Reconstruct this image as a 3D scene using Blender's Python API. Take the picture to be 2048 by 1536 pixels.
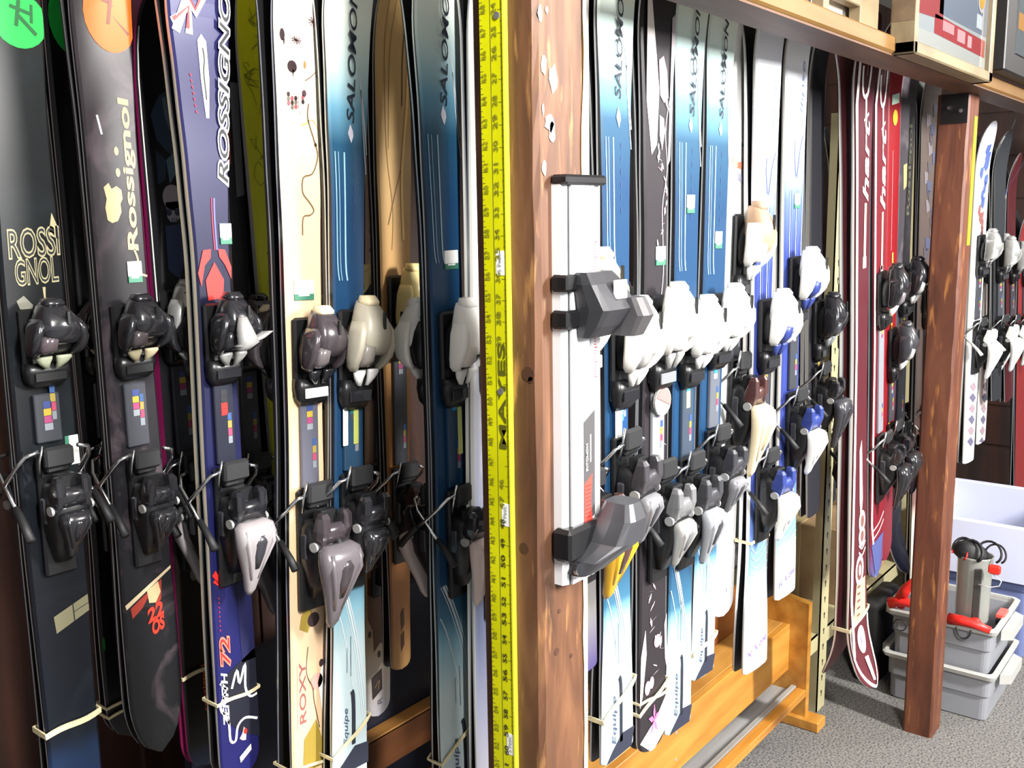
import bpy, math, random
from math import sin, cos, radians, pi, sqrt
from mathutils import Vector, Matrix
for o in list(bpy.data.objects): bpy.data.objects.remove(o)
SC = bpy.context.scene
COL = SC.collection

# ---------------------------------------------------------------- camera
FPX = 1970.0; PITCH = radians(9.76); ANG = radians(38.3); ROLL = .0155; EYE = 1.5
_fh = Vector((cos(ANG), sin(ANG), 0)); _r0 = Vector((sin(ANG), -cos(ANG), 0))
FW = _fh * cos(PITCH) - Vector((0, 0, sin(PITCH))); _u0 = _r0.cross(FW)
RT = _r0 * cos(ROLL) - _u0 * sin(ROLL); UP = _u0 * cos(ROLL) + _r0 * sin(ROLL)
CAMP = Vector((0, 0, EYE))
cam = bpy.data.cameras.new('camera'); camo = bpy.data.objects.new('camera', cam); COL.objects.link(camo)
cam.sensor_width = 36; cam.lens = 36 * FPX / 2048; cam.clip_start = .02
mw = Matrix((RT, UP, -FW)).transposed().to_4x4(); mw.translation = CAMP
camo.matrix_world = mw
SC.camera = camo
# ---------------------------------------------------------------- light and exposure
SC.view_settings.view_transform = 'Standard'; SC.view_settings.look = 'None'
SC.view_settings.gamma = 1; SC.view_settings.use_curve_mapping = False
SC.view_settings.exposure = 0.25
W = bpy.data.worlds.new('world'); SC.world = W; W.use_nodes = True
W.node_tree.nodes['Background'].inputs[0].default_value = (.95, .97, 1, 1)
W.node_tree.nodes['Background'].inputs[1].default_value = .5
def area(name, loc, target, sx, sy, power, col=(1, .97, .92)):
    l = bpy.data.lights.new(name, 'AREA'); l.shape = 'RECTANGLE'; l.size = sx; l.size_y = sy; l.energy = power; l.color = col
    o = bpy.data.objects.new(name, l); COL.objects.link(o); o.location = loc
    o.rotation_euler = (Vector(target) - Vector(loc)).to_track_quat('-Z', 'X').to_euler()
    return o
area('fluorescent_lamp', (2.3, -1.6, 2.48), (2.2, .5, .9), 1.2, .15, 390, (1, .98, .95))
area('fluorescent_lamp', (.45, -.45, 2.48), (.8, .9, 1.3), 1.5, .12, 140, (1, .98, .95))
area('fluorescent_lamp', (4.6, -.8, 2.48), (4.6, .4, 0), 1.2, .12, 70, (1, .98, .95))

# ---------------------------------------------------------------- rays of the photograph (used to place things in the room)
def ray(x, y): return FW + RT * ((x - 1024) / FPX) + UP * ((768 - y) / FPX)
def atY(x, y, Y): d = ray(x, y); return CAMP + d * (Y / d.y)
def atX(x, y, X): d = ray(x, y); return CAMP + d * (X / d.x)
def atZ(x, y, z): d = ray(x, y); return CAMP + d * ((z - EYE) / d.z)

# ---------------------------------------------------------------- materials
def lin(c):
    r = []
    for v in c[:3]:
        v = v / 255.
        r.append(v / 12.92 if v <= .04045 else ((v + .055) / 1.055) ** 2.4)
    return (r[0], r[1], r[2], 1)
_M = {}
def _new(name):
    m = bpy.data.materials.new(name); m.use_nodes = True
    return m, m.node_tree.nodes, m.node_tree.links, m.node_tree.nodes['Principled BSDF']
def M(c, rough=.45, metal=0, coat=0, alpha=1, trans=0, name='paint', emit=0):
    k = (tuple(c), rough, metal, coat, alpha, trans, emit)
    if k in _M: return _M[k]
    m, n, l, b = _new(name)
    b.inputs['Base Color'].default_value = lin(c); b.inputs['Roughness'].default_value = rough
    b.inputs['Metallic'].default_value = metal; b.inputs['Coat Weight'].default_value = coat
    b.inputs['Alpha'].default_value = alpha; b.inputs['Transmission Weight'].default_value = trans
    if emit:
        b.inputs['Emission Color'].default_value = lin(c); b.inputs['Emission Strength'].default_value = emit
    # faint procedural grain so that no surface is perfectly even
    t = n.new('ShaderNodeTexCoord'); z = n.new('ShaderNodeTexNoise'); z.inputs['Scale'].default_value = 90
    bm = n.new('ShaderNodeBump'); bm.inputs['Strength'].default_value = .04
    l.new(t.outputs['Object'], z.inputs['Vector']); l.new(z.outputs['Fac'], bm.inputs['Height']); l.new(bm.outputs['Normal'], b.inputs['Normal'])
    _M[k] = m; return m
def ramp_node(n, stops):
    r = n.new('ShaderNodeValToRGB'); e = r.color_ramp.elements
    while len(e) > 1: e.remove(e[-1])
    e[0].position = max(0, min(1, stops[0][0])); e[0].color = lin(stops[0][1])
    for p, c in stops[1:]:
        q = e.new(max(0, min(1, p))); q.color = lin(c)
    return r
def noisy(stops, scale=(1, 1, 1), nscale=5, detail=4, rough=.5, bump=0, metal=0, coat=0, dist=0, name='surface', spec=.5):
    m, n, l, b = _new(name)
    t = n.new('ShaderNodeTexCoord'); mp = n.new('ShaderNodeMapping'); mp.inputs['Scale'].default_value = scale
    z = n.new('ShaderNodeTexNoise'); z.inputs['Scale'].default_value = nscale; z.inputs['Detail'].default_value = detail; z.inputs['Distortion'].default_value = dist
    r = ramp_node(n, stops)
    l.new(t.outputs['Object'], mp.inputs['Vector']); l.new(mp.outputs['Vector'], z.inputs['Vector']); l.new(z.outputs['Fac'], r.inputs['Fac'])
    l.new(r.outputs['Color'], b.inputs['Base Color']); b.inputs['Roughness'].default_value = rough; b.inputs['Metallic'].default_value = metal
    b.inputs['Coat Weight'].default_value = coat; b.inputs['Specular IOR Level'].default_value = spec
    if bump:
        bm = n.new('ShaderNodeBump'); bm.inputs['Strength'].default_value = bump; bm.inputs['Distance'].default_value = .004
        l.new(z.outputs['Fac'], bm.inputs['Height']); l.new(bm.outputs['Normal'], b.inputs['Normal'])
    return m
def gradz(stops, L, rough=.3, coat=.3, smoke=None, name='topsheet'):
    """colour that runs along the ski: stops = [(v in metres, colour)]; smoke = (colour, scale, low, high) mottling"""
    m, n, l, b = _new(name)
    t = n.new('ShaderNodeTexCoord'); s = n.new('ShaderNodeSeparateXYZ'); d = n.new('ShaderNodeMath'); d.operation = 'DIVIDE'; d.inputs[1].default_value = L
    l.new(t.outputs['Object'], s.inputs[0]); l.new(s.outputs['Z'], d.inputs[0])
    r = ramp_node(n, sorted([(v / L, c) for v, c in stops], key=lambda q: q[0]))
    l.new(d.outputs[0], r.inputs['Fac']); out = r.outputs['Color']
    if smoke:
        z = n.new('ShaderNodeTexNoise'); z.inputs['Scale'].default_value = smoke[1]; z.inputs['Detail'].default_value = 6; z.inputs['Distortion'].default_value = 1.2
        mr = n.new('ShaderNodeMapRange'); mr.inputs[1].default_value = smoke[2]; mr.inputs[2].default_value = smoke[3]
        mx = n.new('ShaderNodeMix'); mx.data_type = 'RGBA'; mx.inputs[7].default_value = lin(smoke[0])
        l.new(t.outputs['Object'], z.inputs['Vector']); l.new(z.outputs['Fac'], mr.inputs[0]); l.new(mr.outputs[0], mx.inputs[0]); l.new(out, mx.inputs[6]); out = mx.outputs[2]
    l.new(out, b.inputs['Base Color']); b.inputs['Roughness'].default_value = max(rough, .4) ; b.inputs['Coat Weight'].default_value = coat * .25; b.inputs['Coat Roughness'].default_value = .25; b.inputs['Specular IOR Level'].default_value = .3
    return m

BLK = M((22, 22, 24), .35, name='black_plastic'); BLKM = M((28, 28, 30), .6, name='black_rubber'); BASE = M((14, 14, 16), .45, name='ski_base')
CHR = M((225, 228, 232), .18, 1, name='chrome'); STL = M((196, 200, 204), .38, .6, name='steel_edge'); GRY = M((120, 122, 126), .4, name='grey_plastic')
WHT = M((238, 238, 234), .4, name='white_plastic'); SIL = M((188, 188, 186), .3, .5, name='silver_plastic'); BAND = M((214, 200, 160), .7, name='natural_rubber')
RED = M((214, 40, 34), .4, name='red_plastic'); GRN = M((60, 120, 96), .5, name='green_print'); STK = M((240, 242, 238), .6, name='sticker_paper')
NAVY = M((44, 58, 120), .35, name='navy_plastic'); INK = M((30, 30, 34), .5, name='black_print')

# ---------------------------------------------------------------- mesh building
class MB:
    def __init__(s): s.v = []; s.f = []; s.m = []; s.sm = []; s.mats = []; s.T = None
    def mi(s, mat):
        if mat not in s.mats: s.mats.append(mat)
        return s.mats.index(mat)
    def add(s, vs, fs, mat, smooth=False):
        o = len(s.v); T = s.T
        s.v += [tuple(T(v)) if T else tuple(v) for v in vs]; i = s.mi(mat)
        for f in fs: s.f.append([o + q for q in f]); s.m.append(i); s.sm.append(smooth)
    def box(s, a, b, mat, bev=0):
        x0, y0, z0 = a; x1, y1, z1 = b
        x0, x1 = min(x0, x1), max(x0, x1); y0, y1 = min(y0, y1), max(y0, y1); z0, z1 = min(z0, z1), max(z0, z1)
        if bev <= 0:
            vs = [(x0, y0, z0), (x1, y0, z0), (x1, y1, z0), (x0, y1, z0), (x0, y0, z1), (x1, y0, z1), (x1, y1, z1), (x0, y1, z1)]
            s.add(vs, [(0, 3, 2, 1), (4, 5, 6, 7), (0, 1, 5, 4), (1, 2, 6, 5), (2, 3, 7, 6), (3, 0, 4, 7)], mat); return
        e = min(bev, (x1 - x0) / 2.1, (y1 - y0) / 2.1, (z1 - z0) / 2.1)
        rings = []
        for z, i in ((z0, e), (z0 + e, 0), (z1 - e, 0), (z1, e)):
            c = e * .7 + i * .5
            rings.append([(x0 + i + c * (i == 0) * 1, y0 + i, z), (x1 - i - c * (i == 0), y0 + i, z), (x1 - i, y0 + i + c * (i == 0), z), (x1 - i, y1 - i - c * (i == 0), z),
                          (x1 - i - c * (i == 0), y1 - i, z), (x0 + i + c * (i == 0), y1 - i, z), (x0 + i, y1 - i - c * (i == 0), z), (x0 + i, y0 + i + c * (i == 0), z)])
        s.rings(rings, mat, smooth=False)
    def rings(s, rings, mat, smooth=True, cap=True, closed=False):
        n = len(rings[0]); vs = [p for r in rings for p in r]; fs = []
        K = len(rings)
        for i in range(K if closed else K - 1):
            a = i * n; b = ((i + 1) % K) * n
            for j in range(n): fs.append((a + j, a + (j + 1) % n, b + (j + 1) % n, b + j))
        if cap and not closed: fs.append(tuple(range(n))[::-1]); fs.append(tuple(range((K - 1) * n, K * n)))
        s.add(vs, fs, mat, smooth)
    def tube(s, pts, r, mat, n=8, smooth=True, r2=None):
        pts = [Vector(p) for p in pts]; rings = []; prev = None
        for i, p in enumerate(pts):
            t = (pts[min(i + 1, len(pts) - 1)] - pts[max(i - 1, 0)]).normalized()
            a = Vector((0, 0, 1)) if abs(t.z) < .9 else Vector((1, 0, 0))
            if prev is not None: a = prev
            u = (a - t * a.dot(t)).normalized(); w = t.cross(u); prev = u
            rr = r if r2 is None else r + (r2 - r) * i / (len(pts) - 1)
            rings.append([tuple(p + u * cos(2 * pi * k / n) * rr + w * sin(2 * pi * k / n) * rr) for k in range(n)])
        s.rings(rings, mat, smooth)
    def ribbon(s, pts, wid, th, mat, closed=False):
        """flat band: pts are centre points, wid/th = half sizes along z and outward"""
        pts = [Vector(p) for p in pts]; N = len(pts); rings = []
        for i, p in enumerate(pts):
            t = (pts[(i + 1) % N if closed else min(i + 1, N - 1)] - pts[(i - 1) % N if closed else max(i - 1, 0)]).normalized()
            o = t.cross(Vector((0, 0, 1)))
            o = o.normalized() if o.length > 1e-4 else Vector((1, 0, 0)); z = o.cross(t)
            rings.append([tuple(p + o * th + z * wid), tuple(p - o * th + z * wid), tuple(p - o * th - z * wid), tuple(p + o * th - z * wid)])
        s.rings(rings, mat, False, True, closed)
    def loft(s, secs, mat, n=16, p=2.6, smooth=True):
        """secs: (v, u, d, hu, hd) along the ski; ring is a superellipse in (u, d). coordinates (u, -d, v)"""
        rings = []
        for v, u, d, hu, hd in secs:
            r = []
            for k in range(n):
                a = 2 * pi * k / n; c, q = cos(a), sin(a)
                x = abs(c) ** (2 / p) * (1 if c >= 0 else -1) * hu; y = abs(q) ** (2 / p) * (1 if q >= 0 else -1) * hd
                r.append((u + x, -(d + y), v))
            rings.append(r)
        s.rings(rings, mat, smooth)
    def disc(s, c, r, nrm, th, mat, n=20):
        c = Vector(c); nrm = Vector(nrm).normalized(); a = Vector((0, 0, 1)) if abs(nrm.z) < .9 else Vector((1, 0, 0))
        u = nrm.cross(a).normalized(); w = nrm.cross(u)
        s.rings([[tuple(c + nrm * t + (u * cos(2 * pi * k / n) + w * sin(2 * pi * k / n)) * r) for k in range(n)] for t in (0, th)], mat, False)
    def lathe(s, c, prof, mat, n=24, smooth=True):
        s.rings([[(c[0] + r * cos(2 * pi * k / n), c[1] + r * sin(2 * pi * k / n), c[2] + z) for k in range(n)] for r, z in prof], mat, smooth)
    def poly3(s, pts, nrm, th, mat):
        """thin slab: outline pts pushed out along nrm"""
        n = len(pts); nrm = Vector(nrm); a = [tuple(p) for p in pts]; b = [tuple(Vector(p) + nrm * th) for p in pts]
        s.add(a + b, [tuple(range(n))[::-1], tuple(range(n, 2 * n))] + [(i, (i + 1) % n, n + (i + 1) % n, n + i) for i in range(n)], mat)
    def build(s, name, parent=None, label=None, cat=None, group=None, kind=None, loc=None, rot=None):
        me = bpy.data.meshes.new(name)
        off = Vector((0, 0, 0))
        if loc is not None: off = Vector(loc)
        me.from_pydata([tuple(Vector(v) - off) for v in s.v] if loc is not None else s.v, [], s.f)
        for m in s.mats: me.materials.append(m)
        for p, i, sm in zip(me.polygons, s.m, s.sm): p.material_index = i; p.use_smooth = sm
        me.validate(); me.update()
        o = bpy.data.objects.new(name, me); COL.objects.link(o)
        if loc is not None: o.location = off
        if parent: o.parent = parent
        tag(o, label, cat, group, kind); return o
def tag(o, label=None, cat=None, group=None, kind=None):
    if label: o['label'] = label
    if cat: o['category'] = cat
    if group: o['group'] = group
    if kind: o['kind'] = kind
def empty(name, loc, label, cat, group=None, rot=None):
    o = bpy.data.objects.new(name, None); COL.objects.link(o); o.empty_display_size = .05
    o.location = loc
    if rot is not None: o.rotation_euler = rot
    tag(o, label, cat, group); return o
_TX = {}
def textmesh(st, off=0, shear=0):
    k = (st, off, shear)
    if k in _TX: return _TX[k]
    c = bpy.data.curves.new('t', 'FONT'); c.body = st; c.size = 1; c.offset = off; c.shear = shear; c.resolution_u = 3
    o = bpy.data.objects.new('t', c); COL.objects.link(o); dg = bpy.context.evaluated_depsgraph_get()
    me = bpy.data.meshes.new_from_object(o.evaluated_get(dg))
    vs = [(v.co.x, v.co.y) for v in me.vertices]; fs = [tuple(p.vertices) for p in me.polygons]
    bpy.data.objects.remove(o); bpy.data.curves.remove(c); bpy.data.meshes.remove(me)
    if off:  # keep the frame of the plain text
        fr = textmesh(st, 0, shear)[2]
    else: fr = (min(v[0] for v in vs), max(v[0] for v in vs), min(v[1] for v in vs), max(v[1] for v in vs))
    _TX[k] = (vs, fs, fr); return _TX[k]
def text3(mb, st, A, B, C, nrm, mat, lift=.0008, off=0, shear=0):
    """text whose baseline runs A->B and whose height runs A->C (3D points)"""
    vs, fs, (x0, x1, y0, y1) = textmesh(st, off, shear); A, B, C, nrm = map(Vector, (A, B, C, nrm))
    mb.add([A + (B - A) * ((x - x0) / (x1 - x0)) + (C - A) * ((y - y0) / (y1 - y0)) + nrm * lift for x, y in vs], fs, mat)

# ---------------------------------------------------------------- room
YF = .686                      # front plane of the posts and the beam
CARPET = noisy([(.3, (64, 64, 65)), (.5, (106, 106, 105)), (.6, (136, 128, 122)), (.66, (104, 110, 98)), (.75, (96, 96, 100))], (1, 1, 1), 160, 3, .95, .6, name='carpet', spec=.1)
WALLW = noisy([(.3, (20, 9, 5)), (.5, (42, 20, 11)), (.75, (66, 33, 18))], (1, 1, .12), 14, 5, .6, .1, name='dark_wood_panel')
CEIL = M((196, 194, 188), .9, name='ceiling_tile')
b = MB(); b.box((-3, -3, -.06), (10, 2.6, 0), CARPET); b.build('floor', kind='structure')
b = MB(); b.box((-3, 1.9, 0), (10, 1.96, 2.6), WALLW)
for i in range(60): b.box((-3 + i * .22, 1.892, 0), (-3 + i * .22 + .205, 1.9, 2.6), WALLW)
b.build('wall_back', kind='structure')
b = MB(); b.box((-3, -3, 2.6), (10, 2.6, 2.66), CEIL); b.build('ceiling', kind='structure')
b = MB(); b.box((9.94, -3, 0), (10, 1.9, 2.6), WALLW); b.build('wall_right', kind='structure')
b = MB(); b.box((4.95, .80, 0), (5.0, 1.89, 2.3), WALLW)
for i in range(12): b.box((4.942, .80, .02 + i * .19), (4.95, 1.89, .02 + i * .19 + .178), WALLW)
b.build('wall_partition', kind='structure')

for k, (x, y) in enumerate(((2.3, -1.6), (.45, -.45), (4.6, -.8))):
    e = empty('ceiling_light', (x, y, 2.6), 'fluorescent tube fixture on the ceiling ' + ('in front of the right bay', 'in front of the left bay', 'beyond the second post')[k], 'ceiling light')
    b = MB(); b.box((-.64, -.09, -.05), (.64, .09, 0), M((230, 230, 226), .4), .006); b.build('housing', e)
    b = MB(); b.tube([(-.6, -.04, -.065), (.6, -.04, -.065)], .013, M((255, 250, 240), .3, emit=6)); b.build('tube', e)
    b = MB(); b.tube([(-.6, .04, -.065), (.6, .04, -.065)], .013, M((255, 250, 240), .3, emit=6)); b.build('tube', e)

# ---------------------------------------------------------------- posts and beam
def postwood(name, a, c, d, fl):
    m, n, l, bs = _new(name)
    t = n.new('ShaderNodeTexCoord'); mp = n.new('ShaderNodeMapping'); mp.inputs['Scale'].default_value = (1, 1, .16)
    z = n.new('ShaderNodeTexNoise'); z.inputs['Scale'].default_value = 26; z.inputs['Detail'].default_value = 8; z.inputs['Distortion'].default_value = .8
    r = ramp_node(n, [(.3, a), (.5, c), (.68, d)])
    l.new(t.outputs['Object'], mp.inputs[0]); l.new(mp.outputs[0], z.inputs['Vector']); l.new(z.outputs['Fac'], r.inputs[0])
    z2 = n.new('ShaderNodeTexNoise'); z2.inputs['Scale'].default_value = 60; z2.inputs['Detail'].default_value = 5
    l.new(mp.outputs[0], z2.inputs['Vector'])
    mr = n.new('ShaderNodeMapRange'); mr.inputs[1].default_value = .60; mr.inputs[2].default_value = .72; l.new(z2.outputs['Fac'], mr.inputs[0])
    mx = n.new('ShaderNodeMix'); mx.data_type = 'RGBA'; mx.inputs[7].default_value = lin(fl)
    l.new(mr.outputs[0], mx.inputs[0]); l.new(r.outputs[0], mx.inputs[6]); l.new(mx.outputs[2], bs.inputs['Base Color'])
    bs.inputs['Roughness'].default_value = .55
    bm = n.new('ShaderNodeBump'); bm.inputs['Strength'].default_value = .35; bm.inputs['Distance'].default_value = .003; l.new(z.outputs['Fac'], bm.inputs['Height']); l.new(bm.outputs[0], bs.inputs['Normal'])
    return m
PW = postwood('stained_post_wood', (66, 42, 28), (94, 61, 40), (120, 82, 55), (160, 116, 70))
PW2 = postwood('dark_stained_post_wood', (70, 36, 22), (92, 50, 32), (106, 62, 40), (150, 98, 50))
RAW = noisy([(.35, (206, 178, 120)), (.65, (240, 226, 176))], (1, 1, .3), 30, 3, .7, .1, name='raw_wood')
CHIP = M((244, 240, 232), .6, name='bare_chip')
def post(x0, y0, w, d, ztop, mat, label, chips=(), raw=True):
    e = empty('timber_post', (x0 + w / 2, y0 + d / 2, 0), label, 'post', 'square timber posts')
    rnd = random.Random(int(x0 * 100)); b = MB()
    N = 46; c = .006; rings = []
    for i in range(N + 1):
        z = ztop * i / N; j = lambda: rnd.uniform(-.0012, .0012)
        X0, X1, Y0, Y1 = -w / 2, w / 2, -d / 2, d / 2
        rings.append([(X0 + c + j(), Y0, z), (X1 - c + j(), Y0, z), (X1, Y0 + c + j(), z), (X1, Y1 - c, z), (X1 - c, Y1, z), (X0 + c, Y1, z), (X0, Y1 - c, z), (X0, Y0 + c + j(), z)])
    b.rings(rings, mat, False)
    if raw:   # worn pale edge where the saw cut shows
        pts = []
        for i in range(60):
            z = ztop * i / 60
            pts.append((w / 2 + .0005, -d / 2 - .0015, z, rnd.uniform(.003, .008)))
        for i in range(59):
            p, q = pts[i], pts[i + 1]
            b.add([(p[0] - p[3] * 1.3, p[1], p[2]), (p[0] + .001, p[1], p[2]), (q[0] + .001, q[1], q[2]), (q[0] - q[3] * 1.3, q[1], q[2])], [(0, 1, 2, 3)], RAW)
            b.add([(p[0] + .001, p[1], p[2]), (p[0] + .001, p[1] + .02, p[2]), (q[0] + .001, q[1] + .02, q[2]), (q[0] + .001, q[1], q[2])], [(0, 1, 2, 3)], RAW)
    for (px, py, rx, ry) in chips:
        P = atY(px, py, y0) - Vector((x0 + w / 2, y0 + d / 2, 0))
        o = [(P.x + cos(a) * rx * rnd.uniform(.6, 1.2), -d / 2 - .0006, P.z + sin(a) * ry * rnd.uniform(.6, 1.2)) for a in [k * pi / 5 for k in range(10)]]
        b.poly3(o, (0, -1, 0), .0006, CHIP)
    b.build('post_timber', e); return e
POST1 = post(.921, YF, .097, .096, 2.6, PW, 'brown timber post with yellow ruler and aluminium gauge between the ski bays',
     [(1079, 28, .004, .010), (1086, 130, .006, .012), (1105, 160, .008, .017), (1098, 245, .010, .012), (1103, 262, .007, .014), (1087, 335, .005, .010), (1092, 20, .003, .004), (1085, 220, .002, .006)])
ztop = 1.79
POST2 = post(2.781, YF, .097, .08, ztop, PW2, 'dark brown timber post standing on the carpet beside the grey tote boxes', (), False)
# knots and nail holes on the near post
K1 = M((70, 40, 24), .7, name='knot')
for (px, py, r) in ((1057, 748, .009), (1049, 1096, .007), (1062, 760, .004)):
    P = atX(px, py, .921); b = MB(); b.disc((-.0485, P.y - YF - .048, P.z), r, (-1, 0, 0), .0008, K1, 14); b.build('wood_knot', POST1)
for (px, py, r) in ((1113, 1303, .005), (1142, 1311, .003), (1118, 1222, .003), (1136, 345 + 10, .003)):
    P = atY(px, py, YF); b = MB(); b.disc((P.x - .9695, -.048, P.z), r, (0, -1, 0), .0007, K1, 12); b.build('nail_hole', POST1)
# yellow ruler nailed to the side of the near post
b = MB(); YEL = noisy([(.4, (196, 196, 4)), (.6, (212, 212, 10))], (1, 1, 1), 8, 2, .35, name='yellow_rule_paint'); YE2 = M((232, 230, 60), .3, name='yellow_rule_edge')
ya, yb = .7625, .728; xr = .921
b.box((xr - .006, yb, .55), (xr, ya, 2.35), YEL); b.box((xr - .0075, yb - .0022, .55), (xr, yb, 2.35), YE2)
nx = (-1, 0, 0); GI = M((128, 128, 18), .6, name='faded_rule_print'); xf_ = xr - .006
ym = ya - .0165
b.box((xf_ - .0004, ym - .0004, .55), (xf_, ym + .0004, 2.35), GI)
for i in range(23, 92):
    z = i * .0254
    if z < .56: continue
    for q in range(4):
        zz = z + q * .00635; ln = .009 if q == 0 else (.005 if q == 2 else .003)
        b.box((xf_ - .0004, ya - ln, zz), (xf_, ya, zz + .0006), GI)
        b.box((xf_ - .0004, yb, zz + .002), (xf_, yb + ln * .8, zz + .0026), GI)
    if z < 1.80:
        text3(b, str(i), (xf_, ya - .010, z + .001), (xf_, ya - .010, z + .010), (xf_, ya - .003, z + .001), nx, GI, off=.01)
        if not 1.19 < z < 1.345: text3(b, str(92 - i), (xf_, yb + .009, z - .002), (xf_, yb + .009, z + (.010 if i % 3 else .014)), (xf_, yb + .0155, z - .002), nx, (M((60, 60, 20), .6, name='rule_print') if i < 45 else GI), off=.02)
P0 = atX(1011, 897, xf_); P1 = atX(1006, 688, xf_)
text3(b, 'MAYES', (xf_, yb + .004, P0.z), (xf_, yb + .004, P1.z), (xf_, yb + .0145, P0.z), nx, M((88, 88, 18), .5, name='rule_lettering'), off=.02)
e = empty('yardstick', (xr, (ya + yb) / 2, .55), 'long yellow measuring rule with black numbers nailed to the near post', 'ruler')
o = b.build('rule_blade', e); o.location = -Vector(e.location)
for px, py in ((994, 31), (1002, 783)):
    P = atX(px, py, xf_); b = MB(); b.disc((xf_ - .0003, P.y, P.z), .0042, nx, .0012, M((150, 148, 150), .4, .6), 14); o = b.build('nail_head', e); o.location = -Vector(e.location)
for px, py, t in ((1001, 526, '5 Feet'), (1012, 1030, '4 Feet'), (1022, 1489, '3 Feet')):
    P = atX(px, py, xf_); b = MB(); b.box((xf_ - .0005, P.y - .0065, P.z - .0145), (xf_, P.y + .0065, P.z + .0145), STK)
    text3(b, t, (xf_ - .0005, P.y - .002, P.z - .011), (xf_ - .0005, P.y - .002, P.z + .011), (xf_ - .0005, P.y + .003, P.z - .011), nx, M((120, 120, 118), .6))
    o = b.build('paper_sticker', e, 'small white paper sticker'); o.location = -Vector(e.location)
# beam across the right bay
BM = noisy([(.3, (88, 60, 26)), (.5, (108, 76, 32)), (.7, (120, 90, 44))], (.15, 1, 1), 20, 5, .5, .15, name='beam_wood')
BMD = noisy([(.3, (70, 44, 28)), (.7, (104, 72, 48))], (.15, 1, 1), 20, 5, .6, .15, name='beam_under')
e = empty('wooden_beam', (1.02, YF, 1.79), 'honey brown wooden beam running over the skis above the second post', 'beam')
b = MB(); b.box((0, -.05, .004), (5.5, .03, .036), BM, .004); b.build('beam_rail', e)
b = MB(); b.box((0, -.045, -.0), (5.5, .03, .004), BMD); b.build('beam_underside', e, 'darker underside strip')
# bracket on the second post
b = MB(); P = atX(1886, 185, 2.781); b.box((2.7785, .69, 1.715), (2.781, .756, 1.79), M((20, 20, 22), .4, .3))
e = empty('metal_bracket', (2.781, .72, 1.75), 'black steel bracket with two bolts at the top of the second post', 'bracket')
o = b.build('plate', e); o.location = -Vector(e.location)
for y_, z_ in ((.735, 1.755), (.706, 1.746)):
    b = MB(); b.disc((2.7785, y_, z_), .005, nx, .004, CHR, 12); o = b.build('bolt', e); o.location = -Vector(e.location)
# yellow tape strip on second post's front
b = MB(); YT = M((140, 146, 30), .5, name='yellow_tape'); b.box((2.832, YF - .0015, 1.40), (2.862, YF, 1.735), YT); b.build('tape_strip', None, 'narrow yellow strip stuck on the front of the second post', 'tape', loc=(2.84, YF, 1.5))

# ---------------------------------------------------------------- aluminium boot gauge on the near post
e = empty('boot_gauge', (.985, YF, 1.03), 'silver aluminium sliding boot gauge with black jaws screwed to the near post', 'gauge')
def G(b, name, label=None): o = b.build(name, e, label); o.location = -Vector(e.location); return o
x0, x1 = .948, 1.030; zt = 1.535; zb = 1.045; AL = M((228, 229, 232), .32, .15, name='anodised_aluminium'); ALD = M((70, 72, 76), .4, .5)
b = MB(); prof = [(x0, 0), (x0, .012), (x0 + .008, .016), (x0 + .012, .016), (x0 + .012, .020), (x0 + .050, .020), (x0 + .050, .017), (x0 + .053, .017), (x0 + .053, .020), (x0 + .060, .020), (x0 + .060, .016), (x1, .014), (x1, 0)]
b.rings([[(x, YF - d, z) for x, d in prof] for z in (zb, zt)], AL, False); b.box((x0 + .0095, YF - .0172, zb), (x0 + .0112, YF - .0158, zt), ALD)
# scale printing
for i in range(46):
    z = zt - .07 - i * .0037
    b.box((x0 + .062, YF - .0172, z), (x0 + (.072 if i % 5 == 0 else .068), YF - .0158, z + .0012), M((220, 70, 80), .5))
b.box((x0 + .0605, YF - .0172, zt - .25), (x0 + .0612, YF - .016, zt - .06), M((110, 90, 190), .5))
G(b, 'gauge_rail')
b = MB(); b.box((x0 - .002, YF - .024, zt - .002), (x1 + .001, YF, zt + .010), BLK, .003); G(b, 'end_cap')
b = MB(); P = atY(1160, 845, YF - .021); DK = M((74, 72, 74), .5, name='gauge_label')
zz0 = atY(1150, 1060, YF - .02).z; zz1 = atY(1150, 850, YF - .02).z
b.poly3([(x0 + .036, YF - .0203, zz0), (x0 + .06, YF - .0203, zz0 + .01), (x0 + .06, YF - .0203, zz1 + .012), (x0 + .036, YF - .0203, zz1)], (0, -1, 0), .0006, DK)
rd = M((226, 70, 60), .5, name='gauge_red')
b.poly3([(x0 + .036, YF - .0207, zz0 + .005), (x0 + .054, YF - .0207, zz0 + .005), (x0 + .050, YF - .0207, zz0 + .03), (x0 + .054, YF - .0207, zz0 + .064), (x0 + .036, YF - .0207, zz0 + .054)], (0, -1, 0), .0006, rd)
text3(b, 'SALOMON', (x0 + .0385, YF - .0214, zz0 + .07), (x0 + .0385, YF - .0214, zz0 + .105), (x0 + .0335 + .009, YF - .0214, zz0 + .07), (0, -1, 0), WHT, off=.01)
b.box((x0 + .049, YF - .0212, zz0 + .08), (x0 + .051, YF - .0205, zz0 + .115), WHT)
for k in range(9): b.box((x0 + .038, YF - .0216, zz0 + .010 + k * .005), (x0 + .050, YF - .0212, zz0 + .0108 + k * .005), M((120, 30, 30), .5))
G(b, 'gauge_label', 'dark grey label with a red panel')
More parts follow.
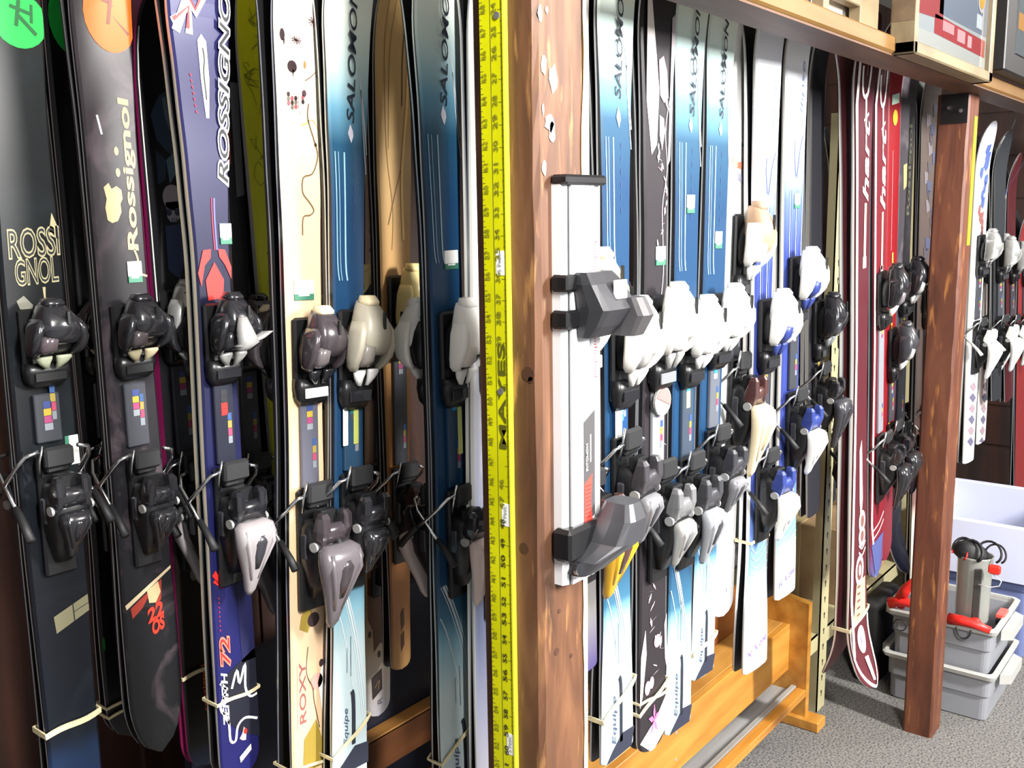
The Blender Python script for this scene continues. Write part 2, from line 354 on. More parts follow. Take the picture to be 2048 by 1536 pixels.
# slider
zs = atY(1150, 622, YF - .03).z
b = MB()
b.box((x0 - .006, YF - .026, zs + .022), (x0 + .03, YF - .002, zs + .042), BLK, .003); b.box((x0 - .006, YF - .026, zs - .022), (x0 + .055, YF - .002, zs + .0), BLK, .003)
b.loft([(zs + .044, x0 + .045, -YF + .030, .030, .010), (zs + .03, x0 + .05, -YF + .034, .038, .016), (zs + .0, x0 + .056, -YF + .042, .040, .024), (zs - .02, x0 + .052, -YF + .036, .034, .018), (zs - .034, x0 + .046, -YF + .03, .026, .010)], M((48, 48, 52), .4), 12, 5, False)
b.box((x0 + .03, YF - .036, zs + .018), (x0 + .034, YF - .012, zs + .044), GRY); G(b, 'slider')
b = MB(); b.box((x0 + .047, YF - .062, zs + .012), (x0 + .068, YF - .056, zs + .034), M((220, 214, 216), .3)); G(b, 'reading_window')
# slider jaw and bottom jaw reaching toward the room
b = MB(); b.loft([(zs + .012, x0 + .086, -YF + .05, .016, .022), (zs - .01, x0 + .09, -YF + .055, .018, .026), (zs - .035, x0 + .088, -YF + .05, .016, .018)], M((70, 68, 70), .4), 12, 4, False); G(b, 'sliding_jaw')
zj = atY(1145, 1098, YF - .03).z
b = MB(); b.box((x0 - .008, YF - .03, zj - .02), (x1 + .004, YF - .002, zj + .022), BLK, .005)
b.loft([(zj + .045, x0 + .08, -YF + .05, .018, .02), (zj + .025, x0 + .078, -YF + .05, .026, .028), (zj - .002, x0 + .07, -YF + .046, .034, .03), (zj - .02, x0 + .05, -YF + .036, .04, .022), (zj - .038, x0 + .035, -YF + .025, .03, .016)], M((56, 56, 60), .35), 14, 4, False); G(b, 'bottom_jaw')
b = MB(); b.disc((x0 + .006, YF - .03, zj - .028), .008, (0, -1, 0), .004, CHR, 14); G(b, 'screw')

# ---------------------------------------------------------------- skis
def lerp(a, b, t): return a + (b - a) * t
class Ski:
    """one pair of skis hung base to base; rows = (photo row, left edge, right edge) of the front top sheet"""
    def __init__(s, rows, tail, Y, Wt=None, tip=1.93, T=.030, tround=.012, tp=4, tailrise=0, yaw=None):
        s.rows, s.T, s.tip, s.tround, s.tp, s.tailrise = rows, T, tip, tround, tp, tailrise
        (ya, la, ra), (yb, lb, rb) = rows[0], rows[-1]
        ca, cb = (la + ra) / 2, (lb + rb) / 2
        cf = lambda y: ca + (cb - ca) * (y - ya) / (yb - ya)
        P0 = atY(ca, ya, Y)
        def setyaw(a):
            s.a = a; s.N = Vector((-sin(a), -cos(a), 0)); s.P0 = P0
            return (s.hit(la, ya) - s.hit(ra, ya)).length
        if yaw is None:
            yaw = 0
            if Wt and setyaw(0) > Wt:
                for k in range(1, 36):
                    yaw = radians(k)
                    if setyaw(yaw) <= Wt: break
        setyaw(yaw)
        Pt = s.hit(ca, ya); s.Pb = s.hit(cf(tail), tail)
        vz = (Pt - s.Pb).normalized(); vx = Vector((cos(s.a), -sin(s.a), 0)); vx = (vx - vz * vx.dot(vz)).normalized(); vy = vz.cross(vx)
        s.vx, s.vy, s.vz = vx, vy, vz
        s.L = (tip - s.Pb.z) / vz.z
        s.cf = cf; s.prof = []
        for y, l, r in rows:
            u1, v1 = s.uv(l, y); u2, v2 = s.uv(r, y); s.prof.append(((v1 + v2) / 2, abs(u2 - u1) / 2))
        s.prof.sort()
        mwx = Matrix((vx, vy, vz)).transposed().to_4x4(); mwx.translation = s.Pb; s.M = mwx
    def hit(s, x, y): d = ray(x, y); return CAMP + d * ((s.P0 - CAMP).dot(s.N) / d.dot(s.N))
    def uv(s, x, y): p = s.hit(x, y) - s.Pb; return p.dot(s.vx), p.dot(s.vz)
    def V(s, y): return s.uv(s.cf(y), y)[1]
    def hw0(s, v):
        P = s.prof
        if v <= P[0][0]: return P[0][1]
        if v >= P[-1][0]: return min(P[-1][1], .062)
        for (a, h), (b, g) in zip(P, P[1:]):
            if a <= v <= b: t = (v - a) / max(1e-6, b - a); t = t * t * (3 - 2 * t); return lerp(h, g, t)
    def hw(s, v):
        h = (s.hw0(v - .03) + s.hw0(v) + s.hw0(v + .03)) / 3
        if v > s.L - .09: t = min(1, (v - s.L + .09) / .09); h *= max(.02, (1 - t ** 2.2) ** .5)
        if v < s.tround: t = min(1, (s.tround - v) / s.tround); h *= max(.3 if s.tp > 2.5 else .08, (1 - t ** s.tp) ** (1 / s.tp))
        return h
    def rise(s, v):
        r = 0
        if v > s.L - .17: r += .032 * ((v - s.L + .17) / .17) ** 2
        if s.tailrise and v < .17: r += s.tailrise * ((.17 - v) / .17) ** 2
        return r
    def th(s, v): t = v / s.L; return .006 + .007 * sin(pi * max(0, min(1, t)))
    def pt(s, f, y, lay=1):
        v = max(.0015, s.V(y)); f = max(-.985, min(.985, f)); return (f * s.hw(v), -(s.rise(v) + .0004 + .00035 * lay), v)
    def body(s, top, side, base, front=True, edge=None):
        b = MB(); s.b = b
        if not front: b.T = s.mir
        n = 60; vs = [s.tround * k / 6 for k in range(6)] + [s.tround + (s.L - .09 - s.tround) * k / n for k in range(n)] + [s.L - .09 + .09 * sin(pi / 2 * k / 8) for k in range(9)]
        rings = []
        for v in vs:
            h = s.hw(v); r = s.rise(v); t = s.th(v); rings.append([(-h, r - t), (-h, r - t + .003), (-h + .0002, r - .003), (-h + .0035, r), (h - .0035, r), (h - .0002, r - .003), (h, r - t + .003), (h, r - t)])
            if h < .006: rings[-1] = [(x * 1, d) if abs(x) <= h else ((-h if x < 0 else h) * .9, d) for x, d in rings[-1]]
        ms = [edge or STL, side, top, top, top, side, edge or STL, base]
        for i in range(len(vs) - 1):
            for j in range(8):
                k = (j + 1) % 8; A, B_ = rings[i], rings[i + 1]
                b.add([(A[j][0], -A[j][1], vs[i]), (A[k][0], -A[k][1], vs[i]), (B_[k][0], -B_[k][1], vs[i + 1]), (B_[j][0], -B_[j][1], vs[i + 1])], [(0, 1, 2, 3)], ms[j], False)
        for i in (0, -1): b.add([(x, -d, vs[i]) for x, d in rings[i]], [tuple(range(8))], side)
        return b
    def mir(s, p): return (-p[0], 2 * 0 + s.T - p[1], p[2]) if False else (-p[0], s.T + (-p[1]), p[2])
    # artwork on the top sheet, (f, row) coordinates: f = -1..1 across the ski
    def poly(s, pts, mat, lay=1): s.b.add([s.pt(f, y, lay) for f, y in pts], [tuple(range(len(pts)))], mat)
    def ell(s, f, y, rf, ry, mat, lay=1, n=22): s.poly([(f + rf * cos(2 * pi * k / n), y + ry * sin(2 * pi * k / n)) for k in range(n)], mat, lay)
    def stroke(s, pts, w, mat, lay=1, w2=None, sub=4):
        P = []
        for i in range(len(pts) - 1):   # smooth through the points
            p0 = pts[max(i - 1, 0)]; p1 = pts[i]; p2 = pts[i + 1]; p3 = pts[min(i + 2, len(pts) - 1)]
            for k in range(sub):
                t = k / sub
                P.append(tuple(.5 * (2 * p1[q] + (p2[q] - p0[q]) * t + (2 * p0[q] - 5 * p1[q] + 4 * p2[q] - p3[q]) * t * t + (3 * p1[q] - p0[q] - 3 * p2[q] + p3[q]) * t ** 3) for q in (0, 1)))
        P.append(pts[-1]); Q = [Vector(s.pt(f, y, lay)) for f, y in P]; vs = []
        for i, q in enumerate(Q):
            t = Q[min(i + 1, len(Q) - 1)] - Q[max(i - 1, 0)]; o = Vector((-t.z, 0, t.x)).normalized() * ((w + ((w2 or w) - w) * i / (len(Q) - 1)) / 2)
            h = s.hw(q.z) * .99; cl = lambda p: (max(-h, min(h, p[0])), p[1], p[2]); vs += [cl(q + o), cl(q - o)]
        s.b.add(vs, [(2 * i, 2 * i + 1, 2 * i + 3, 2 * i + 2) for i in range(len(Q) - 1)], mat)
    def text(s, st, A, B, C, mat, lay=1, off=0, shear=0):
        text3(s.b, st, s.pt(*A, lay), s.pt(*B, lay), s.pt(*C, lay), (0, -1, 0), mat, 0, off, shear)
    def up(s, st, f0, f1, y0, y1, mat, lay=1, off=0, shear=0):   # letters lying on their side, read upward
        s.text(st, (f1, y0), (f1, y1), (f0, y0), mat, lay, off, shear)

def scl(v0, k, l, T):
    def f(p):
        q = (p[0] * l, p[1] * (.5 + .5 * l), v0 + (p[2] - v0) * k)
        return T(q) if T else q
    return f
def toe_parts(s, e, v0, K, T=None):
    body, cap, wing, afd = K['body'], K['cap'], K['wing'], K['afd']; g = K.get('s', 1); arm = K.get('arm', body); T = scl(v0, K.get('vs', .75), K.get('ws', .95), T)
    b = MB(); b.T = T
    b.box((-.030, -.011, v0 - .10), (.030, 0, v0 + .08), BLK, .005)
    b.loft([(v0 + .062, 0, .03, .018, .012), (v0 + .04, 0, .034, .027, .028), (v0 + .01, 0, .032, .030, .028), (v0 - .02, 0, .026, .028, .02), (v0 - .035, 0, .02, .024, .012)], BLK, 14, 3)
    b.loft([(v0 + .098, 0, .034, .012 * g, .010), (v0 + .088, 0, .040, .018 * g, .017), (v0 + .062, 0, .046, .026 * g, .024), (v0 + .038, .001, .048, .031 * g, .026), (v0 + .016, .003, .047, .030 * g, .023), (v0 + .002, .007, .046, .022 * g, .018), (v0 - .006, .009, .044, .014 * g, .010)], body, 16, 3.4)
    o = b.build('toe_piece', e)
    c = MB(); c.T = T
    c.loft([(v0 + .108, 0, .040, .011, .010), (v0 + .097, 0, .043, .015, .014), (v0 + .090, 0, .044, .015, .012)], K.get('slot', body), 12, 4)
    c.build('toe_cap', o); c = MB(); c.T = T
    c.loft([(v0 + .020, -.017, .054, .009, .010), (v0 + .010, -.018, .056, .013, .014), (v0 - .014, -.019, .052, .013, .014), (v0 - .026, -.019, .048, .009, .009)], cap, 12, 4)
    c.build('boot_stop', o)
    d = MB(); d.T = T; d.box((.004, -.0745, v0 + .045), (.009, -.070, v0 + .078), BLK, .001); d.build('release_indicator', o)
    for q in (-1, 1):
        w = MB(); w.T = T
        w.loft([(v0 + .060, q * .024, .046, .006, .014), (v0 + .040, q * .030, .050, .0075, .018), (v0 + .012, q * .034, .050, .007, .017), (v0 - .010, q * .034, .046, .0075, .014), (v0 - .026, q * .031, .040, .007, .010), (v0 - .036, q * .026, .036, .004, .006)], arm, 12, 3.4); w.build('toe_arm', o)
        w = MB(); w.T = T
        w.loft([(v0 - .034, q * .014, .038, .011, .005), (v0 - .040, q * .0145, .037, .0115, .006), (v0 - .052, q * .013, .034, .008, .005), (v0 - .066, q * .008, .030, .003, .003)], wing, 10, 3); w.build('toe_wing', o)
    a = MB(); a.T = T
    a.loft([(v0 - .055, 0, .012, .032, .012), (v0 - .075, 0, .013, .033, .012), (v0 - .10, 0, .012, .030, .010), (v0 - .115, 0, .008, .022, .006)], BLK, 16, 4); a.box((-.023, -.0265, v0 - .098), (.023, -.023, v0 - .076), afd, .001); a.build('anti_friction_pad', o)
def heel_parts(s, e, v0, K, T=None, arms=True):
    body, lever = K['body2'], K['lever']; T0 = T; T = scl(v0, K.get('vh', .78), K.get('wh', .86), T0)
    b = MB(); b.T = T
    b.box((-.029, -.012, v0 - .13), (.029, 0, v0 + .11), BLK, .005)
    b.loft([(v0 + .055, 0, .02, .022, .012), (v0 + .04, 0, .030, .030, .022), (v0 + .01, 0, .034, .033, .028), (v0 - .03, 0, .030, .030, .026), (v0 - .065, 0, .022, .022, .018), (v0 - .10, 0, .014, .014, .010)], BLK, 14, 4)
    for q in (-1, 1):
        b.loft([(v0 + .074, q * .022, .058, .006, .006), (v0 + .066, q * .023, .060, .009, .009), (v0 + .04, q * .023, .056, .009, .014), (v0 + .015, q * .021, .05, .009, .013)], body, 12, 6, False)
    b.box((-.018, -.050, v0 + .045), (.018, -.030, v0 + .075), BLK, .003); b.box((-.034, -.030, v0 - .02), (.034, -.016, v0 + .03), DGR, .003)
    for q in (-1, 1): b.disc((q * .034, -.052, v0 + .012), .009, (q, 0, 0), .004, SIL, 12)
    b.loft([(v0 + .052, 0, .058, .020, .006), (v0 + .04, 0, .056, .028, .014), (v0 + .018, 0, .052, .027, .014)], body, 12, 4)
    b.tube([(-.036, -.052, v0 + .012), (.036, -.052, v0 + .012)], .008, body, 10); o = b.build('heel_piece', e)
    ls = K.get('ls', 1); TL = scl(v0, K.get('vh', .78) * ls, K.get('wh', .86) * (ls * .8 + .2), T0)
    l = MB(); l.T = TL
    l.loft([(v0 + .014, 0, .064, .026, .010), (v0 + .006, 0, .070, .038, .016), (v0 - .014, 0, .074, .041, .018), (v0 - .035, 0, .072, .038, .016), (v0 - .065, 0, .066, .029, .013), (v0 - .10, 0, .058, .018, .010), (v0 - .135, 0, .050, .010, .008), (v0 - .147, 0, .047, .004, .004)], lever, 18, 2.8)
    for q in (-1, 1): l.loft([(v0 + .002, q * .027, .082, .004, .006), (v0 - .03, q * .027, .084, .005, .008), (v0 - .07, q * .016, .074, .004, .006), (v0 - .11, q * .007, .062, .003, .004)], lever, 8, 2.4)
    l.build('heel_lever', o)
    i = MB(); i.T = TL
    i.loft([(v0 - .012, 0, .088, .008, .004), (v0 - .028, 0, .088, .013, .004), (v0 - .055, 0, .081, .011, .004), (v0 - .085, 0, .072, .005, .003)], K.get('inset', body), 12, 2.4); i.build('lever_inset', o)
    p = MB(); p.T = T; p.box((-.026, -.034, v0 + .085), (.026, -.022, v0 + .125), BLKM, .005); p.box((-.020, -.026, v0 + .075), (.020, -.012, v0 + .10), BLK, .003)
    p.tube([(-.028, -.030, v0 + .13), (-.034, -.028, v0 + .10), (-.030, -.020, v0 + .07)], .0022, CHR, 6); p.build('brake_pedal', o)
    if arms:
        for q in (-1, 1):
            a = MB(); a.T = T0
            a.tube([(q * .026, -.026, v0 + .085), (q * .042, -.022, v0 + .08), (q * .049, -.010, v0 + .065), (q * .051, .012, v0 + .045), (q * .053, .040, v0 + .022)], .0030, CHR, 6)
            a.tube([(q * .053, .037, v0 + .025), (q * .054, .060, v0 + .004), (q * .055, .075, v0 - .012)], .0048, K.get('tipm', BLKM), 6, True, .0065); a.build('brake_arm', e)
def rail_part(s, e, va, vb, K, T=None):
    b = MB(); b.T = T; g = K.get('rail', M((58, 60, 66), .35)); b.box((-.017, -.007, va), (.017, 0, vb), g, .002)
    c0 = [(50, 66, 120), (170, 146, 50), (150, 60, 104), (130, 136, 142)]; z = vb - .01
    if not T:
        for c in K.get('marks', c0): b.box((-.006, -.0076, z - .009), (.005, -.007, z), M(c, .5)); z -= .0098
        z = va + .03
        for c in K.get('marks2', [(120, 126, 134), (160, 60, 90), (150, 130, 60), (50, 80, 130)]): b.box((.004, -.0076, z), (.011, -.007, z + .011), M(c, .5)); z += .0118
    b.build('binding_rail', e)
def KD(body, cap=None, wing=None, lever=None, body2=None, afd=None, **k):
    d = dict(body=body, cap=cap or body, wing=wing or body, lever=lever or body, body2=body2 or BLK, afd=afd or BLK); d.update(k); return d
GB = M((30, 30, 34), .2, coat=.5, name='smoked_plastic'); BEI = M((168, 162, 146), .35, name='beige_grey_plastic'); CRM = M((222, 206, 172), .4, name='cream_plastic')
BRN = M((72, 46, 44), .25, coat=.4, name='brown_plastic'); YLW = M((206, 160, 40), .3, coat=.3, name='amber_plastic'); DGR = M((52, 52, 57), .3, coat=.4, name='dark_grey_plastic')
def short(d):
    w = d.replace(',', '').split()[:11]
    while w[-1] in ('the', 'a', 'of', 'and', 'with', 'in', 'by', 'two', 'at', 'near', 'hidden', 'between', 'its', 'than', 'half', 'white', 'black', 'grey', 'to', 'round', 'white-edged', 'long', 'left', 'turned'): w.pop()
    return ' '.join(w)
def pair(s, mats, toe=None, heel=None, K=None, desc='', bay='', art=None, sticker=None, rear=True, rd=None, group=None, edge=None):
    top, side, base = mats
    e = bpy.data.objects.new('alpine_ski', None); COL.objects.link(e); e.matrix_world = s.M; e.empty_display_size = .05
    tag(e, desc, 'ski', group or ('skis hanging in the ' + bay))
    b = s.body(top, side, base, True, edge)
    if art: art(s)
    b.build('ski_body', e)
    if toe: vt = s.V(toe); toe_parts(s, e, vt, K)
    if heel: vh = s.V(heel); heel_parts(s, e, vh, K, None, K.get('arms', True))
    if toe and heel: rail_part(s, e, vh + .09, vt - .07, K)
    if sticker:
        f, y = sticker[:2]; v = s.V(y); h = sticker[2] if len(sticker) > 2 else .011; g = MB(); u = f * s.hw(v)
        g.box((u - h, -.0022, v - .006), (u + h, -.0008, v + .015), STK, .0004); g.box((u - h * .98, -.0023, v - .015), (u + h * .98, -.0008, v - .006), GRN)
        g.box((u - h * .6, -.0025, v - .009), (u + h * .5, -.0022, v - .0065), STK); g.build('size_sticker', e, 'white and green size sticker')
    if rear:
        e2 = bpy.data.objects.new('alpine_ski', None); COL.objects.link(e2); e2.matrix_world = s.M; e2.empty_display_size = .05
        tag(e2, rd or ('rear ski paired behind the ' + short(desc)), 'ski', group or ('skis hanging in the ' + bay))
        b = s.body(M((30, 32, 38), .4), side, base, False, edge); b.build('ski_body', e2)
        if toe: toe_parts(s, e2, vt - .004, K, s.mir)
        if heel: heel_parts(s, e2, vh - .012, K, s.mir, K.get('arms', True))
        if toe and heel: rail_part(s, e2, vh + .09, vt - .07, K, s.mir)
    s.e = e; return s
def band(s, y, dy, label, wid=.0022, w2=None, grp='rubber bands around the ski tails'):
    """elastic looped round the pair; dy = rows the right end sits above the left one"""
    v = s.V(y); k = s.V(y - dy) - v; h = s.hw(v) + .0025; d0 = -.003; d1 = s.T + .003; P = []
    for i in range(9): t = i / 8; P.append((-h + 2 * h * t, d0 - .0015 * sin(pi * t), v + k * t + .002 * sin(2 * pi * t)))
    P += [(h, d0 + (d1 - d0) * .5, v + k), (h, d1, v + k)]
    for i in range(1, 5): t = i / 4; P.append((h - 2 * h * t, d1, v + k * (1 - t)))
    P += [(-h, d0 + (d1 - d0) * .5, v)]
    b = MB(); b.ribbon(P, wid, .0012, BAND, True)
    o = b.build('rubber_band', None, label, 'rubber band', grp); o.matrix_world = s.M; return o

# ---------------------------------------------------------------- artwork of the individual skis
LB, RB_ = 'left bay', 'right bay'
def P8(c, r=.5): return M(c, r, name='ski_print')
def R_mark(s, f, y, k, fy, mat):
    """R-shaped scribble inside the round tip logo"""
    s.stroke([(f - .42 * k, y - .35 * fy), (f + .45 * k, y - .12 * fy)], .0045, mat, 3, sub=1)
    s.stroke([(f - .05 * k, y - .6 * fy), (f - .22 * k, y + .38 * fy)], .005, mat, 3, sub=1)
    s.stroke([(f - .1 * k, y - .02 * fy), (f + .55 * k, y + .62 * fy)], .005, mat, 3, sub=1)
    s.stroke([(f + .42 * k, y - .5 * fy), (f + .38 * k, y + .2 * fy)], .004, mat, 3, sub=1)
def salomon(s, yS, yN, fl, H0, H1, cap, g, txt='SALOMON', f0=-.15, f1=.22):
    D = P8((34, 40, 52)); LT = P8((150, 190, 208)); PL = P8((196, 206, 210)); FL = P8((206, 204, 216)); FT = P8((96, 116, 128))
    s.up(txt, f0, f1, yS, yN, D, 2, off=.012, shear=.25)
    a, c = fl; m = (a + c) / 2; h = (c - a) / 2
    s.poly([(.02, a), (.16, m - h * .3), (.19, m + h * .2), (.08, c), (-.02, m + h * .5), (-.1, m)], FL, 2)
    for f, w in ((-.8, .002), (-.62, .0012), (-.3, .003)):
        s.stroke([(f, c + 20), (f + .02, c + 130), (f + .04, c + 240), (f + .14, c + 275)], w, LT, 1)
    s.stroke([(.45, yS - 110), (.68, yS - 30), (.94, yS + 60)], .004, PL, 1, .002); s.stroke([(.55, yS - 70), (.7, yS + 10), (.95, yS + 100)], .002, PL, 1)
    for i in range(6): s.stroke([(.25, c + 30 + i * 26), (.25, c + 42 + i * 26)], .0012, P8((60, 70, 110)), 2, sub=1)
    for dx, w in ((0, .005), (.13, .0028), (-.14, .0016)):
        s.stroke([(-.75 + dx, g - 40), (-.3 + dx, g + 10), (.25 + dx, g + 95), (.62 + dx, g + 200), (.82 + dx * .6, g + 290)], w, PL, 1, .0012)
    s.stroke([(-.95, g + 20), (-.6, g + 60), (-.1, g + 150), (.3, g + 250)], .002, PL, 1)
    s.stroke([(-.25, H0 - 90), (-.25, H0 - 40)], .0012, FT, 2, sub=1); s.stroke([(-.02, H0 - 110), (-.02, H0 - 30)], .0016, FT, 2, sub=1)
    s.stroke([(.02, H0), (.1, H0 + 8), (.14, H0 + 40), (.14, H1)], .008, D, 2)
    s.up('Equipe', -.42, -.12, H1 - 4, H0 + 30, P8((70, 84, 110)), 2, off=.01, shear=.3)
    s.poly([(-1, cap + 12), (-.4, cap - 8), (.2, cap - 30), (1, cap - 26), (1, cap + 16), (-1, cap + 16)], P8((40, 44, 60)), 2)
def blue_top(s, y0, y1, yt0, yt1, light=(236, 244, 232)):
    V = s.V; return gradz([(V(-200), (200, 214, 216)), (V(y0 - 120), light), (V(y0), (176, 204, 206)), (V((y0 + y1) / 2), (98, 148, 172)), (V(y1), (36, 78, 106)), (V(y1 + 130), (26, 62, 98)),
        (V(yt0 - 60), (26, 60, 92)), (V(yt0 + 30), (56, 104, 132)), (V((yt0 + yt1) / 2), (128, 172, 188)), (V(yt1), (178, 196, 198)), (V(yt1 + 200), (184, 200, 204))], s.L, .25, .5)
SIDEK = M((26, 26, 30), .3, name='black_sidewall'); SIDEC = M((206, 194, 168), .4, name='cream_sidewall'); SIDEG = M((168, 166, 162), .4, name='grey_sidewall'); SIDEW = M((235, 233, 226), .4, name='white_sidewall')

# L1 black freeride ski at the far left
s = Ski([(0, -48, 85), (300, -10, 107), (560, 10, 134), (1020, 46, 166), (1500, 98, 203)], 1620, 1.27, tp=2.2, tround=.05, T=.03)
def art(s):
    gc = P8((30, 214, 74)); s.ell(.25, 38, .85, 57, gc, 1); R_mark(s, .3, 30, .8, 55, P8((20, 90, 44)))
    C = P8((168, 160, 124)); Dk = P8((24, 28, 30))
    for st, y, fa, fb in (('ROSSI', 512, -.72, .92), ('GNOL', 566, -.58, .80)):
        hgt = 52 if y < 540 else 46
        s.text(st, (fa, y + 4), (fb, y - 2), (fa, y - hgt), C, 1, off=.035); s.text(st, (fa, y + 4), (fb, y - 2), (fa, y - hgt), Dk, 2, off=-.012)
    s.poly([(.62, 470), (.78, 425), (.92, 450), (.95, 480)], C, 1); s.poly([(.25, 575), (.35, 575), (.32, 600), (.27, 598)], C, 1)
    s.poly([(-.62, 600), (-.38, 590), (-.1, 610), (-.2, 628), (-.5, 622)], P8((120, 120, 108)), 1)
    s.poly([(-.35, 1228), (.92, 1203), (.94, 1236), (-.3, 1262)], P8((112, 108, 84)), 1); s.stroke([(.35, 1212), (.38, 1248)], .0015, Dk, 2, sub=1); s.stroke([(.36, 1230), (.93, 1220)], .001, Dk, 2, sub=1)
V = s.V
pair(s, (gradz([(V(1620), (24, 44, 76)), (V(1510), (20, 38, 66)), (V(1470), (10, 17, 28)), (V(1300), (10, 14, 22)), (V(560), (8, 11, 15)), (V(200), (12, 17, 20)), (V(-60), (20, 26, 26)), (V(-130), (60, 66, 64))], s.L, .3, .5, ((28, 36, 40), 7, .5, .8)), SIDEK, BASE), 680, 1015,
     KD(GB, M((70, 62, 66), .15, coat=.6), M((160, 164, 140), .35), GB, GB, vs=.52, ws=.9, ls=.6, vh=.7, wh=.75), 'leftmost wide black ski with cream ROSSIGNOL outline letters and green round logo', LB, art, None)
v = s.V(905); b = MB(); b.box((s.hw(v) * .55, -.0016, v - .022), (s.hw(v) * .97, 0, v + .018), GRN, .002); b.box((s.hw(v) * .68, -.0026, v - .022), (s.hw(v) * 1.0, -.001, v + .018), STK, .002); b.build('size_sticker', s.e, 'white and green size sticker')
band(s, 1450, 10, 'pale rubber band around the tail of the leftmost black ski', .004)
# L2 second black ski, behind
s = Ski([(0, 88, 186), (500, 128, 218), (1020, 172, 258), (1300, 205, 300)], 1472, 1.42, tp=2, tround=.07, T=.028)
def art(s):
    s.ell(.05, 36, .95, 76, P8((30, 200, 74)), 1); C = P8((92, 88, 70)); s.text('RO', (-.25, 508), (.35, 505), (-.25, 432), C, 1, off=.03); s.text('GN', (-.2, 566), (.35, 560), (-.2, 520), C, 1, off=.03)
    s.ell(-.92, 1272, .06, 14, P8((20, 130, 40)), 1)
pair(s, (gradz([(0, (8, 12, 20)), (1, (10, 13, 17)), (1.6, (26, 30, 30))], s.L, .25, .6), SIDEK, BASE), 672, 985, KD(GB, GB, M((170, 166, 140), .35), GB, GB, vs=.52, ws=.9, ls=.5, vh=.7), 'narrow-looking black ski with green logo, half hidden behind the smoky grey one', LB, art)
band(s, 1397, 3, 'upper pale rubber band on the half hidden black ski'); band(s, 1416, 9, 'lower pale rubber band on the half hidden black ski')
# L3 smoky grey
s = Ski([(0, 142, 262), (300, 171, 275), (500, 191, 292), (760, 214, 313), (1020, 236, 337), (1300, 254, 362)], 1503, 1.30, tp=2, tround=.10, T=.03)
def art(s):
    s.ell(.28, 26, .92, 78, P8((246, 98, 22)), 1); R_mark(s, .35, 22, .9, 66, P8((110, 52, 30)))
    C = P8((170, 152, 112)); s.up('Rossignol', .28, .80, 500, 196, C, 1, off=.03, shear=.05); s.stroke([(.5, 500), (.62, 520), (.58, 545), (.95, 555)], .003, C, 1)
    for f, y in ((.1, 302), (.1, 345)): s.ell(f, y, .09, 9, C, 1, 10)
    s.poly([(-.5, 375), (-.3, 366), (-.2, 378), (0, 372), (.18, 380), (.2, 398), (.1, 408), (.12, 424), (-.05, 442), (-.28, 446), (-.45, 440), (-.5, 415), (-.42, 398)], C, 1)
    s.poly([(-.95, 1195), (.9, 1144), (.9, 1150), (-.9, 1204)], P8((176, 160, 130)), 2)
    s.poly([(-.75, 1204), (.5, 1165), (.42, 1205), (.2, 1215), (.15, 1190), (-.1, 1195), (-.3, 1210), (-.7, 1225)], P8((130, 40, 28)), 1)
    s.poly([(-.1, 1180), (.35, 1168), (.42, 1190), (.2, 1208), (-.05, 1205)], P8((170, 150, 112)), 2)
    s.text('22', (-.12, 1244), (.45, 1234), (-.12, 1218), P8((190, 44, 26)), 2, off=.04); s.text('OS', (.0, 1270), (.45, 1262), (.0, 1244), P8((190, 44, 26)), 2, off=.05)
    s.stroke([(-.52, 232), (-.4, 270)], .003, P8((200, 200, 205)), 2)
pair(s, (gradz([(0, (14, 16, 18)), (.25, (18, 18, 22)), (.7, (30, 28, 32)), (1.0, (44, 38, 42)), (1.4, (40, 36, 38)), (1.6, (70, 64, 56))], s.L, .35, .5, ((84, 72, 78), 9, .5, .75)), SIDEK, BASE, ), 668, 1010,
     KD(GB, M((64, 58, 60), .15, coat=.6), M((170, 160, 130), .35), GB, GB, vs=.55, ws=.9, ls=.6, vh=.7, wh=.75), 'smoky grey ski with cream gothic lettering and an orange round logo', LB, art, (.45, 545))
# L4 black ski with a skull, magenta edge
s = Ski([(60, 266, 350), (300, 284, 364), (500, 315, 390), (760, 336, 408), (1020, 350, 424), (1344, 366, 442)], 1530, 1.36, tip=1.845, tp=2.2, tround=.05, T=.027)
def art(s):
    s.stroke([(-.95, 60), (-.93, 300), (-.92, 600)], .0022, P8((206, 204, 200)), 2); 
    s.poly([(.0, 190), (.35, 180), (.45, 230), (.75, 250), (.9, 300), (.85, 330), (.4, 310), (.1, 300), (-.3, 280), (-.5, 230)], P8((34, 52, 72)), 1)
    s.poly([(.1, 196), (.28, 192), (.4, 240), (.6, 260), (.4, 262), (.2, 235)], P8((74, 96, 112)), 2); s.poly([(.1, 320), (.5, 305), (.8, 370), (.5, 350), (.2, 368)], P8((70, 98, 116)), 2)
    s.poly([(-.4, 300), (.1, 320), (.0, 360), (-.4, 370)], P8((28, 46, 66)), 1)
    s.ell(.28, 395, .5, 26, P8((150, 142, 150)), 2); s.poly([(-.1, 405), (.65, 402), (.6, 436), (.4, 444), (.1, 444), (-.05, 435)], P8((140, 136, 150)), 2)
    for f in (.05, .48): s.ell(f, 424, .14, 8, P8((30, 34, 62)), 3)
    for f in (.18, .3, .42): s.stroke([(f, 436), (f, 446)], .0015, P8((40, 44, 70)), 3, sub=1)
    s.poly([(-.2, 452), (.8, 448), (.85, 500), (.4, 560), (-.2, 540)], P8((22, 40, 78)), 1); s.poly([(0, 580), (.6, 570), (.5, 760), (0, 800)], P8((26, 44, 76)), 1)
    s.up('rossignol', -.05, .2, 1420, 1330, P8((206, 84, 26)), 2, off=.02); s.ell(-.05, 1146, .22, 14, P8((110, 106, 92)), 2); s.poly([(.5, 1462), (.95, 1452), (.95, 1470), (.5, 1480)], P8((170, 164, 150)), 2)
V = s.V
